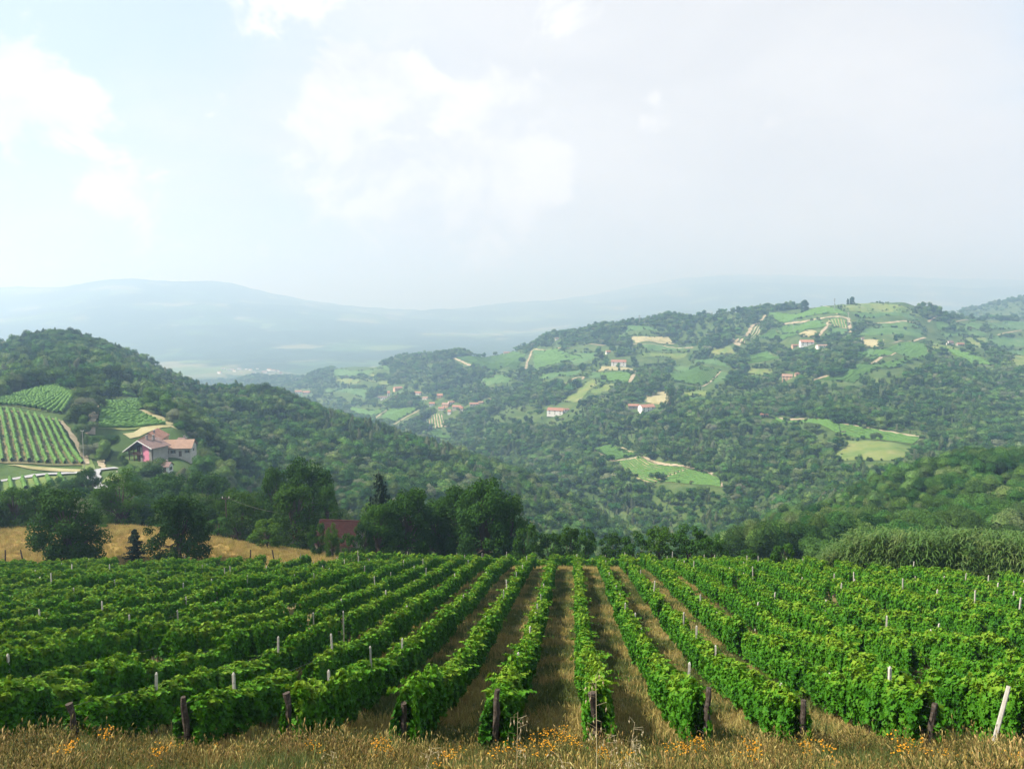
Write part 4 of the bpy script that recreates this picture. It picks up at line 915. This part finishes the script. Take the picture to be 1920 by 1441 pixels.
gable(ann, 52*fs, 9, 3.4, 2.4, m_wall, m_roof_t, wins=4, storeys=1, over=.7)
for px, py, wp, hp, lab, wl, rf_ in ((338, 853, 20, 10, 'small red roofed shed at the right of the farmyard', m_wall, m_roof), (343, 836, 14, 10, 'pale flat outbuilding beyond the long annex', m_wallw, m_roof_d), (307, 884, 31, 22, 'brown roofed outbuilding half hidden below the farmyard', m_wallw, m_roof_d)):
    house(px, py, wp, hp, lab, wl, rf_, rz=-.1, group=None, name='outbuilding', storeys=1, ymin=150)
for i, (px, py, lab) in enumerate(((228, 886, 'left one of two pale boulders heaps beside the road bend'), (240, 887, 'right one of two pale boulder heaps beside the road bend'))):
    X, Y = hit(px, py); mb = MB()
    for j in range(14): mb.box((random.gauss(0, .9), random.gauss(0, .5), random.uniform(.1, .6)), (random.uniform(.4, .9),)*3, random.uniform(0, 3), .7)
    ob('rubble_heap', mb.mesh('rubble_heap', m_conc), loc=(X, Y, float(height(X, Y))), label=lab.replace('boulders', 'boulder'), cat='rubble')
# dark red tiled roof between the trees behind the vines
X0, Y0 = pix_dir(638, 1000)[0]/pix_dir(638, 1000)[1]*116, 116.
bz = float(height(X0, Y0)); zt, zb = Y0*Sl(976), (Y0-3.5)*Sl(1020)
barn = ob('barn', None, loc=(X0, Y0, bz), rz=-.12, label='barn with dark red tiled roof between the trees behind the vines', cat='barn'); barn.empty_display_size = 1
Lb = 6.2; H0, H1 = zb-bz, zt-bz
mb = MB(); mb.add([[-Lb/2+.3, -3, -1.5], [Lb/2-.3, -3, -1.5], [Lb/2-.3, 3, -1.5], [-Lb/2+.3, 3, -1.5], [-Lb/2+.3, -3, H0], [Lb/2-.3, -3, H0], [Lb/2-.3, 3, H0], [-Lb/2+.3, 3, H0], [-Lb/2+.3, 0, H1-.1], [Lb/2-.3, 0, H1-.1]], [[0, 1, 5, 4], [2, 3, 7, 6], [1, 2, 6, 5], [3, 0, 4, 7]], [[5, 6, 9], [7, 4, 8]]); ob('wall', mb.mesh('wall', m_stone), barn)
mb = MB(); nt = 34
for s in (-1, 1):                                                # curved tile courses running down the slope
    for i in range(nt):
        x = -Lb/2+(i+.5)*Lb/nt; rows_ = 12
        for r in range(rows_):
            f0, f1 = r/rows_, (r+1.12)/rows_; w0 = Lb/nt*.55
            y_a, y_b = s*3.5*(1-f0), s*3.5*(1-f1); z_a, z_b = H0-.3+(H1-H0+.3)*f0+.05, H0-.3+(H1-H0+.3)*f1-.0
            mb.add([[x-w0, y_a, z_a], [x, y_a, z_a+.09], [x+w0, y_a, z_a], [x-w0, y_b, z_b], [x, y_b, z_b+.09], [x+w0, y_b, z_b]], [[0, 1, 4, 3], [1, 2, 5, 4]])
ob('roof', mb.mesh('roof', m_roof_r), barn)
mb = MB(); mb.tube(np.array([[-Lb/2, 0, H1+.05], [0, 0, H1+.08], [Lb/2, 0, H1+.05]]), .12, 8, True); ob('ridge_tiles', mb.mesh('ridge_tiles', m_roof_r), barn)

# ------------------------------------------------------------------ poles, masts and wires
def pole(px, Y, top, r, label, mat=m_wood, arms=(), name='utility_pole', cat='pole'):
    d = pix_dir(px, top); X = d[0]/d[1]*Y; z0 = float(height(X, Y)); H = Y*Sl(top)-z0
    root = ob(name, None, loc=(X, Y, z0), label=label, cat=cat); mb = MB()
    mb.tube(np.array([[0, 0, -.6], [0, 0, H*.5], [0, 0, H]]), [r, r*.85, r*.7], 8); ob('shaft', mb.mesh('shaft', mat), root)
    for hz, w_ in arms:
        mb = MB(); mb.box((0, 0, H-hz), (w_, r*1.2, r*1.2)); ob('crossarm', mb.mesh('crossarm', mat), root)
        mb = MB()
        for s in (-.45, .45): mb.box((w_*s, 0, H-hz+r*1.6), (r, r, r*2.2))
        ob('insulator', mb.mesh('insulator', m_conc), root)
    return np.array([X, Y, z0+H])
pA = pole(423, 131, 930, .13, 'grey utility pole at the far edge of the dry meadow', arms=((.4, 1.2),))
pB = pole(111, 205, 921, .16, 'short pale pole among the trees at left', m_conc, arms=((.3, .8),))
pC = pole(154, 262, 806, .12, 'thin pole beside the trees left of the farmhouse', m_conc, arms=((.3, 1.0),))
pole(1565, 1360, 559, .5, 'thin mast on top of the right hill', m_metal, ((2, 2.5), (5, 2)), 'mast', 'mast'); pole(1591, 1290, 585, .45, 'pale mast beside the striped hilltop plot', m_conc, ((2, 2.),), 'mast', 'mast')
pole(1199, 1600, 590, .6, 'thin lattice like mast on the wooded ridge', m_metal, ((3, 4), (8, 5)), 'mast', 'mast')
for px, Y, tp, lab in ((1488, 1330, 600, 'thin pole at the upper edge of the hilltop vineyard'),): pole(px, Y, tp, .3, lab, m_metal, ((1, 1.5),))
def cable(A, B, sag, label):
    t = np.linspace(0, 1, 22)[:, None]; P_ = A*(1-t)+B*t; P_[:, 2] -= (sag*4*t*(1-t))[:, 0]
    mb = MB(); mb.tube(P_-P_[0], .011, 4, False); ob('power_cable', mb.mesh('power_cable', m_wire), loc=P_[0], label=label, cat='cable')
cable(pA-[.5, 0, .3], pB-[0, 0, .2], 2.2, 'thin cable sagging left from the meadow pole to the short pale pole')
cable(pA+[.5, 0, -.3], np.array([X0, Y0+2, zt+1.0]), 1.5, 'thin cable sagging right from the meadow pole to the red barn')
cable(pB, pC, 2.5, 'thin cable climbing from the short pale pole to the thin pole')
# stakes along the meadow edge
for i, (px, lab) in enumerate(((8, 'dark wooden stake at the left edge of the meadow'), (40, 'leaning dark stake left of the leftmost round tree'), (468, 'dark stake at the meadow edge right of the utility pole'), (512, 'thin stake before the bushy tree left of the barn'), (350, 'forked stake under the right round tree'))):
    Y = 94.5; d = pix_dir(px, 1030); X = d[0]/d[1]*Y; mb = MB(); mb.tube(np.array([[0, 0, -.3], [.05, 0, 1.2], [.12*(-1)**i, 0, 2.3]]), [.1, .09, .07], 6, True, .15)
    ob('stake', mb.mesh('stake', m_wood), loc=(X, Y, float(height(X, Y))), label=lab, cat='stake', group='stakes along the meadow')

# ------------------------------------------------------------------ woods
RNG = np.random.default_rng(41)
def cells(y0, y1, step):
    ny = int((y1-y0)/(step*.9)); out_ = []
    for i in range(ny):
        y = y0+i*step*.9; x = np.arange(-.76*y, .76*y, step)+(step/2 if i % 2 else 0)
        out_.append(np.stack([x, np.full_like(x, y)], 1))
    P_ = np.concatenate(out_); return P_+RNG.uniform(-.42, .42, P_.shape)*step
Pz = np.concatenate([cells(138, 520, 5.4), cells(520, 900, 6.6), cells(900, 1500, 7.2), cells(1500, 2900, 9.5)])
X, Y = Pz[:, 0], Pz[:, 1]; Z = height(X, Y); nn_ = fbm(X/60, Y/60, 61, 3)
Hs = np.where(Y < 520, 7.6, np.where(Y < 900, 8.4, np.where(Y < 1500, 8.2, 9.0)))*(1+1.1*nn_)*RNG.uniform(.55, 1.4, len(X)); Ws = Hs*RNG.uniform(.85, 1.15, len(X))*1.08
Ws = np.where((Y > 900), Ws*1.1, Ws)
ok = (Z+Hs+6)/Y > skyline(X, Y)
px, pyb = to_pix(X, Y, Z); _, pyt = to_pix(X, Y, Z+Hs*.92); _, pym = to_pix(X, Y, Z+Hs*.5); hw = Ws*.38*F/Y
ok &= ~((Y < 240) & (px > 900) & (pyt > 1015)); ok &= ~((Y < 152) & (px > 980))
# the near slope right of centre is bushy down to the canes; open ground on the far right shoulder
lucky = RNG.random(len(X)) < np.where(Y > 850, .03, .04)
KEEP += [[(-30, 874), (215, 876), (215, 912), (140, 918), (-30, 930)], [(1540, 556), (1700, 556), (1735, 602), (1600, 600), (1540, 590)], [(1700, 600), (1760, 598), (1760, 640), (1700, 640)]]
for q in KEEP:
    q_ = np.array(q, float); lo_, hi_ = q_.min(0)-[30, 45], q_.max(0)+[30, 45]
    s = np.nonzero(ok & (px > lo_[0]) & (px < hi_[0]) & (pyb > lo_[1]) & (pyb < hi_[1]+40))[0]
    if not len(s): continue
    bad = inpoly(px[s], pyb[s], q)
    for dx, arr in ((0, pyt), (0, pym), (-1, pym), (1, pym), (-.8, pyt), (.8, pyt)):
        bad |= inpoly(px[s]+dx*hw[s], arr[s], q) & ~lucky[s]
    ok[s[bad]] = False
# scrubby openings on the right hilltop and valley side
openn = (fbm(X/130, Y/130, 71, 3) > .10) & (Y > 980) & (px > 900)
ok &= ~((px > 1700) & (Y > 1900) & (RNG.random(len(X)) < .75))
ok &= ~(openn & (RNG.random(len(X)) < .7))
X, Y, Z, Hs, Ws, px, pyt = (a[ok] for a in (X, Y, Z, Hs, Ws, px, pyt))
Hs = np.clip(Hs, 0, np.where(Y < 900, 10.0, 12.0))
idx = np.clip(((fbm(X/45, Y/45, 81, 2)+.5)*5+RNG.uniform(0, 4, len(X))), 0, 7.99).astype(int)
nr_ = (px > 1240) & (Y < 430); idx = np.where(nr_ & (idx == 2), 4, np.where(nr_ & (idx == 7), 5, idx)); Hs = np.where(nr_, np.clip(Hs*1.0, 4.8, 8.8), np.where(Y < 430, np.clip(Hs, 3.5, 9.5), Hs)); Ws = np.where(nr_, np.clip(Ws, 5.5, 8.5), Ws)
tall = (idx == 0) | (idx == 7); Hs = np.where(tall, Hs*1.18, Hs); pop_ = (idx == 7) & (Y > 430); Hs = np.where(pop_, Hs*1.25, Hs); Ws = np.where(pop_, Ws*.7, Ws)
size = Hs/Y; vis = (px > 0) & (px < 1920) & (pyt < 985) & (pyt > 560) & ((Z+Hs*.8)/Y > skyline(X, Y))
vis &= ~((px < 1000) & (Y < 240))
order = np.argsort(-np.where(vis, size, 0))[:300]; single = np.zeros(len(X), bool); single[order] = True
for i in order:
    left = px[i] < 1230
    lab, grp = ('broadleaf tree of the dense wood covering the left hillside', 'trees of the left hillside wood') if left else ('broadleaf tree of the green wood on the near right hill', 'trees of the near right hill')
    shp = {'round': 'round', 'wide': 'broad', 'tall': 'slender'}[kinds[idx[i]]]
    if left: lab = '%s tree of the left hillside wood, %s' % (shp, 'below the pink farmhouse' if px[i] < 420 else 'behind the red roofed barn' if px[i] < 800 else 'in the ravine behind the vines')
    else:
        band = 'on its crest' if Y[i] > 275 else 'halfway up' if Y[i] > 225 else 'at its foot'
        side_ = ['at its left tip', 'left of its middle', 'right of its middle', 'by the picture edge'][int(np.clip((px[i]-1340)/145, 0, 3))]
        lab = '%s tree on the near right hill, %s, %s' % (shp, band, side_)
    r = ob('broadleaf_tree', None, loc=(X[i], Y[i], Z[i]-.2), rz=random.uniform(0, 6.28), scale=(Ws[i], Ws[i], Hs[i]), label=lab, cat='tree', group=grp); r.empty_display_size = .1
    t_, c_ = WOODH[idx[i]]; ob('trunk', t_, r); ob('crown', c_, r)
for nm, msk, lab in (('near', (px < 1240) & (Y < 400), 'leafy trees filling the near foot of the left hillside and the ravine'), ('woodland', (px < 1240) & (Y < 860) & (Y >= 400), 'dense mass of trees covering the left hillside down to the ravine'), ('near', (px >= 1240) & (Y < 430), 'dense bright green wood covering the near right hill'),
                     ('woodland', ((px >= 1240) & (Y >= 430) & (Y < 1000)) | ((px < 1240) & (Y >= 860) & (Y < 1000)), 'mixed woods filling the valley between the two near hills'), ('woodland', Y >= 1000, 'hazy woods along the far valley side and ridge')):
    s = msk & ~single; m = s.sum()
    scatter('woodland', np.stack([X[s], Y[s], Z[s]-.25], 1), np.stack([RNG.normal(0, .06, m), RNG.normal(0, .06, m), RNG.uniform(0, 6.3, m)], 1), np.stack([Ws[s], Ws[s], Hs[s]], 1), idx[s], WOODHC if nm == 'near' else WOODC, lab)
print('WOOD TREES', len(X))
# hedgerow bushes straggling along the field edges
eb = []
for per in EDGES:
    m = len(per)
    if per[:, 1].mean() < 480: continue
    g_ = fbm(per[:, 0]/25, per[:, 1]/25, 47, 2); sel = per[(g_ > .12) | (RNG.random(m) < .07)]
    if len(sel): eb.append(sel+RNG.normal(0, 2.0, sel.shape))
eb = np.concatenate(eb); m = len(eb); hb_ = RNG.uniform(1.6, 4.2, m)
scatter('hedgerow', np.stack([eb[:, 0], eb[:, 1], height(eb[:, 0], eb[:, 1])-.4], 1), np.stack([0*hb_, 0*hb_, RNG.uniform(0, 6.3, m)], 1), np.stack([hb_*1.2, hb_*1.2, hb_], 1), RNG.integers(1, 7, m), WOODC, 'low hedges and bushes straggling along the edges of the far fields')
# lone hilltop trees
for a in [('broadleaf_tree', 1598, 1398, 556, 10, 'dark', 'lone tree crowning the dome of the right hill'), ('broadleaf_tree', 1590, 1399, 560, 5, 'dark', 'tiny slim tree left of the lone hilltop tree'),
          ('broadleaf_tree', 1509, 1440, 562, 16, 'dark', 'round dark tree on the skyline left of the hilltop'), ('broadleaf_tree', 1257, 745 and 900, 728, 22, 'light', 'big silver grey tree beside the yellow meadow')]: tree(*a)
# dark tree clumps between the hill fields
k_ = 0
for cx, cy, n_, w_, wh in ((1755, 668, 7, 18, 'on the right spur below the track bend'), (1800, 622, 9, 60, 'behind the right hill fields'), (1606, 622, 5, 10, 'beside the hilltop mast'), (1560, 642, 4, 14, 'right of the hilltop farmhouse'), (1133, 714, 3, 8, 'beside the dark green vineyard block'), (1460, 642, 5, 16, 'left of the hilltop farmhouse'), (900, 657, 8, 45, 'on the ridge above the village'), (1480, 578, 7, 32, 'on the skyline left of the hilltop')):
    for j in range(n_):
        x_, y_ = hit(cx+random.uniform(-1, 1)*w_, cy+random.uniform(-2, 3)); z_ = float(height(x_, y_)); H = random.uniform(8, 12)
        r = ob('broadleaf_tree', None, loc=(x_, y_, z_-.3), rz=random.uniform(0, 6), scale=(H*1.1, H*1.1, H), label='tree of the dark clump %s' % wh, cat='tree', group='tree clump %s' % wh); r.empty_display_size = .1
        t_, c_ = random.choice(WOOD); ob('trunk', t_, r); ob('crown', c_, r)

# ------------------------------------------------------------------ grass, flowers, wild oats
def tuft(seed, nb, h0, h1, w_, spread, lean, mat, heads=0):
    global RNG
    RNG = np.random.default_rng(seed); mb = MB()
    for i in range(nb):
        x, y = RNG.normal(0, spread, 2); H = RNG.uniform(h0, h1); a = RNG.uniform(0, 2*pi); b_ = RNG.normal(0, lean, 2); s = np.array([cos(a), sin(a), 0])*w_
        p = [np.array([x+b_[0]*t*t, y+b_[1]*t*t, H*t*(1-.12*t*np.hypot(*b_)/max(lean, .01)*.5)]) for t in (0, .45, .8, 1)]
        mb.add([p[0]-s, p[0]+s, p[1]-s*.8, p[1]+s*.8, p[2]-s*.5, p[2]+s*.5, p[3]], [[0, 1, 3, 2], [2, 3, 5, 4]], [[4, 5, 6]])
        if i < heads:
            q = p[3]; e = unit(p[3]-p[2]); L2 = RNG.uniform(.05, .11); r_ = w_*2.2; sd = np.array([-e[1], e[0], 0])*0+s/w_*r_; s2 = np.cross(e, s/w_)*r_
            mb.add([q-e*.02, q+e*L2*.5+sd, q+e*L2*.5+s2, q+e*L2*.5-sd, q+e*L2*.5-s2, q+e*L2], (), [[0, 1, 2], [0, 2, 3], [0, 3, 4], [0, 4, 1], [5, 2, 1], [5, 3, 2], [5, 4, 3], [5, 1, 4]])
    return mb.mesh('tuft', mat)
dryc = protos('dry_tuft', [tuft(700+i, 34, .35, .85, .006, .10, .16, m_dry, 16) for i in range(5)]+[tuft(710+i, 30, .3, .7, .007, .10, .15, m_green) for i in range(3)])
lowc = protos('low_tuft', [tuft(720+i, 26, .05, .20, .006, .11, .06, m_straw) for i in range(3)]+[tuft(730+i, 26, .05, .22, .007, .11, .06, m_green) for i in range(4)])
fieldc = protos('field_tuft', [tuft(740+i, 40, .3, .7, .014, .25, .14, m_straw) for i in range(4)])
RNG = np.random.default_rng(51)
m = 9500; Y = RNG.uniform(9.5, 20.2, m); X = RNG.uniform(-.78, .78, m)*Y
cl = fbm(X/1.6, Y/1.6, 91, 3); idx = np.where(cl+RNG.normal(0, .12, m) > -.08, 5+RNG.integers(0, 3, m), RNG.integers(0, 5, m)); sc_ = RNG.uniform(.65, 1.15, m)*(1+.6*fbm(X/2.5, Y/2.5, 95, 2))*np.clip((21.5-Y)/2.5, .45, 1)
scatter('tall_dry_grass', np.stack([X, Y, height(X, Y)-.02], 1), np.stack([RNG.normal(0, .12, m), RNG.normal(0, .12, m), RNG.uniform(0, 6.3, m)], 1), np.repeat(sc_[:, None], 3, 1), idx, dryc, 'tall dry tan grass with seed heads along the bottom of the picture')
m = 34000; Y = 19.5+72*RNG.random(m)**1.5; X = RNG.uniform(-14, 20, m)+.0742*(Y-19)
cl = fbm(X/2.2, Y/2.2, 93, 3); idx = np.where(cl+RNG.normal(0, .1, m) > -.02, 3+RNG.integers(0, 4, m), RNG.integers(0, 3, m)); sc_ = RNG.uniform(.6, 2.1, m)
scatter('aisle_grass', np.stack([X, Y, height(X, Y)-.01], 1), np.stack([0*X, 0*X, RNG.uniform(0, 6.3, m)], 1), np.repeat(sc_[:, None], 3, 1), idx, lowc, 'short patchy grass and weeds between the vine rows')
m = 9000; Y = RNG.uniform(93, 140, m); X = RNG.uniform(-.76, -.14, m)*Y; 
scatter('meadow_grass', np.stack([X, Y, height(X, Y)-.05], 1), np.stack([0*X, 0*X, RNG.uniform(0, 6.3, m)], 1), np.repeat(RNG.uniform(.6, 1.2, m)[:, None], 3, 1), RNG.integers(0, 4, m), fieldc, 'golden dry grass of the meadow behind the vines')
m = 1500; Y = RNG.uniform(92.5, 95.6, m); X = RNG.uniform(-18, 30, m)
scatter('headland_grass', np.stack([X, Y, height(X, Y)-.05], 1), np.stack([0*X, 0*X, RNG.uniform(0, 6.3, m)], 1), np.repeat(RNG.uniform(.7, 1.3, m)[:, None], 3, 1), RNG.integers(0, 4, m), fieldc, 'dry straw strip in front of the cross row of vines')
# yellow wildflowers
def flower(seed):
    global RNG
    RNG = np.random.default_rng(seed); st, hd = MB(), MB()
    for b_ in range(4):
        a = RNG.uniform(0, 6.3); e = np.array([cos(a)*RNG.uniform(.05, .17), sin(a)*RNG.uniform(.05, .17), RNG.uniform(.55, .8)])
        st.tube(np.array([[0, 0, -.05], [e[0]*.3, e[1]*.3, e[2]*.55], e]), [.006, .005, .003], 4, False)
        for j in range(8):
            c_ = e+RNG.normal(0, .05, 3)*[1, 1, .55]; st.tube(np.array([e*[1, 1, .93], c_]), .002, 3, False)
            r_ = RNG.uniform(.014, .024); k = 8; an = np.arange(k)/k*2*pi; tl = unit(np.array([[RNG.normal(0, .4), RNG.normal(0, .4)-.3, 1]]))[0]
            uu = unit(np.cross(tl, [1, 0, 0])[None])[0]; vv = np.cross(tl, uu); rad = r_*np.where(np.arange(k) % 2, 1, .55)
            hd.add(np.concatenate([[c_+tl*.008], c_+np.outer(np.cos(an)*rad, uu)+np.outer(np.sin(an)*rad, vv), [c_-tl*.006]]), (), [[0, 1+j_, 1+(j_+1) % k] for j_ in range(k)]+[[k+1, 1+(j_+1) % k, 1+j_] for j_ in range(k)])
    return st.mesh('stem', m_green), hd.mesh('blossom', m_yel)
FLW = [flower(800+i) for i in range(4)]; RNG = np.random.default_rng(61)
spots = [(120, 1360), (205, 1364), (130, 1392), (235, 1405), (300, 1385), (325, 1392), (400, 1402), (450, 1395), (290, 1432), (60, 1425), (598, 1432), (590, 1385), (700, 1388), (725, 1400), (718, 1378), (845, 1402), (835, 1410), (855, 1396), (940, 1392), (985, 1378), (1010, 1368), (1040, 1362), (1062, 1368), (1050, 1375), (1025, 1380), (1075, 1390), (1130, 1400), (1180, 1410), (1275, 1395), (1290, 1388), (1310, 1380), (1330, 1385), (1405, 1362), (1415, 1366), (1400, 1410), (1510, 1388), (1550, 1400), (1700, 1385), (1690, 1390), (1715, 1380), (1760, 1402), (1800, 1415), (1850, 1408), (1900, 1412)]
for i, (px, py) in enumerate(spots):
    Y = 15.2+RNG.uniform(-1.6, 3.0); zt_ = Y*Sl(py+6); d = pix_dir(px, py); X = d[0]/d[1]*Y; z0 = float(height(X, Y)); H = np.clip((zt_-z0)/.72, .7, 1.5)
    pk = [152, 357, 548, 757, 928, 1125, 1318, 1505, 1735, 1915]; j_ = int(np.argmin([abs(px-q) for q in pk])); zone = ORD(j_+1)
    r = ob('wildflower', None, loc=(X, Y, z0), rz=random.uniform(0, 6), scale=(1.2, 1.2, H), label='yellow wildflower cluster in the dry grass below the %s end post from the left' % zone, cat='wildflower', group='yellow wildflowers below the %s end post' % zone); r.empty_display_size = .05
    s_, h_ = random.choice(FLW); ob('stem', s_, r); ob('blossom', h_, r)
# wild oats standing close to the camera
def oat(seed):
    global RNG
    RNG = np.random.default_rng(seed); st, sp_ = MB(), MB(); H = 1.0; bend = RNG.uniform(.08, .16)
    P_ = np.array([[bend*t*t, 0, H*t] for t in np.linspace(0, 1, 8)]); st.tube(P_, np.linspace(.0035, .0012, 8), 4, False)
    for i in range(13):
        t = RNG.uniform(.62, 1); p = np.array([bend*t*t, 0, H*t]); a = RNG.uniform(0, 6.3); e = p+np.array([cos(a)*.07, sin(a)*.07, .02]); f_ = e+[0, 0, -.03]
        st.tube(np.array([p, e, f_]), .0008, 3, False); L2 = RNG.uniform(.025, .04); r_ = .0055; an = np.arange(5)/5*2*pi
        ring = np.stack([np.cos(an)*r_, np.sin(an)*r_, an*0], 1); tip = f_+[RNG.normal(0, .006), RNG.normal(0, .006), -L2]
        sp_.add(np.concatenate([[f_], f_+ring+[0, 0, -L2*.4], [tip]]), (), [[0, 1+j, 1+(j+1) % 5] for j in range(5)]+[[6, 1+(j+1) % 5, 1+j] for j in range(5)])
    return st.mesh('stalk', m_oat), sp_.mesh('spikelet', m_oat)
OAT = [oat(900+i) for i in range(3)]; RNG = np.random.default_rng(71)
for px, py, Y, lab in ((1122, 1282, 6.2, 'tallest wild oat stalk in front of the row right of the aisle'), (968, 1316, 7.0, 'wild oat stalk leaning before the row left of the aisle'), (1155, 1350, 6.6, 'drooping wild oat right of the tallest oat stalk'), (1172, 1356, 6.9, 'rightmost drooping wild oat near the picture centre'),
                       (1085, 1408, 6.0, 'low wild oat left of the tallest oat stalk'), (640, 1400, 6.6, 'wild oat at the bottom left of the aisle'), (775, 1405, 6.5, 'wild oat at the bottom between two end posts'), (1205, 1395, 6.3, 'wild oat at the bottom right of the aisle')):
    zt_ = Y*Sl(py); d = pix_dir(px, py); X = d[0]/d[1]*Y; z0 = float(height(X, Y)); H = max(.8, zt_-z0)
    r = ob('wild_oat', None, loc=(X, Y, z0), rz=RNG.uniform(0, 6.3), scale=(1.2, 1.2, H), label=lab, cat='wild oat', group='wild oats'); r.empty_display_size = .05
    s_, h_ = OAT[RNG.integers(0, 3)]; ob('stalk', s_, r); ob('spikelet', h_, r)
# ------------------------------------------------------------------ haze: the summer air over the valleys
lo, hi = float(HH.min())-1.5, float(HH.max())+6
hb = MB(); hb.box((0, 21500, (lo+hi)/2), (72000, 43200, hi-lo))
mh = bpy.data.materials.new('haze_air'); mh.use_nodes = True
n, l = NT(mh.node_tree); out = n('ShaderNodeOutputMaterial'); pv = n('ShaderNodeVolumePrincipled')
pv.inputs['Color'].default_value = (.43, .63, .89, 1); pv.inputs['Absorption Color'].default_value = (.50, .32, .0, 1); pv.inputs['Density'].default_value = 3.0e-4; pv.inputs['Anisotropy'].default_value = .3
pv.inputs['Density Attribute'].default_value = ''; pv.inputs['Temperature Attribute'].default_value = ''; mh.cycles.homogeneous_volume = True
l(pv.outputs[0], out.inputs['Volume'])
ob('haze', hb.mesh('haze', mh), kind='stuff', label='pale blue summer haze lying over the valleys and far hills')
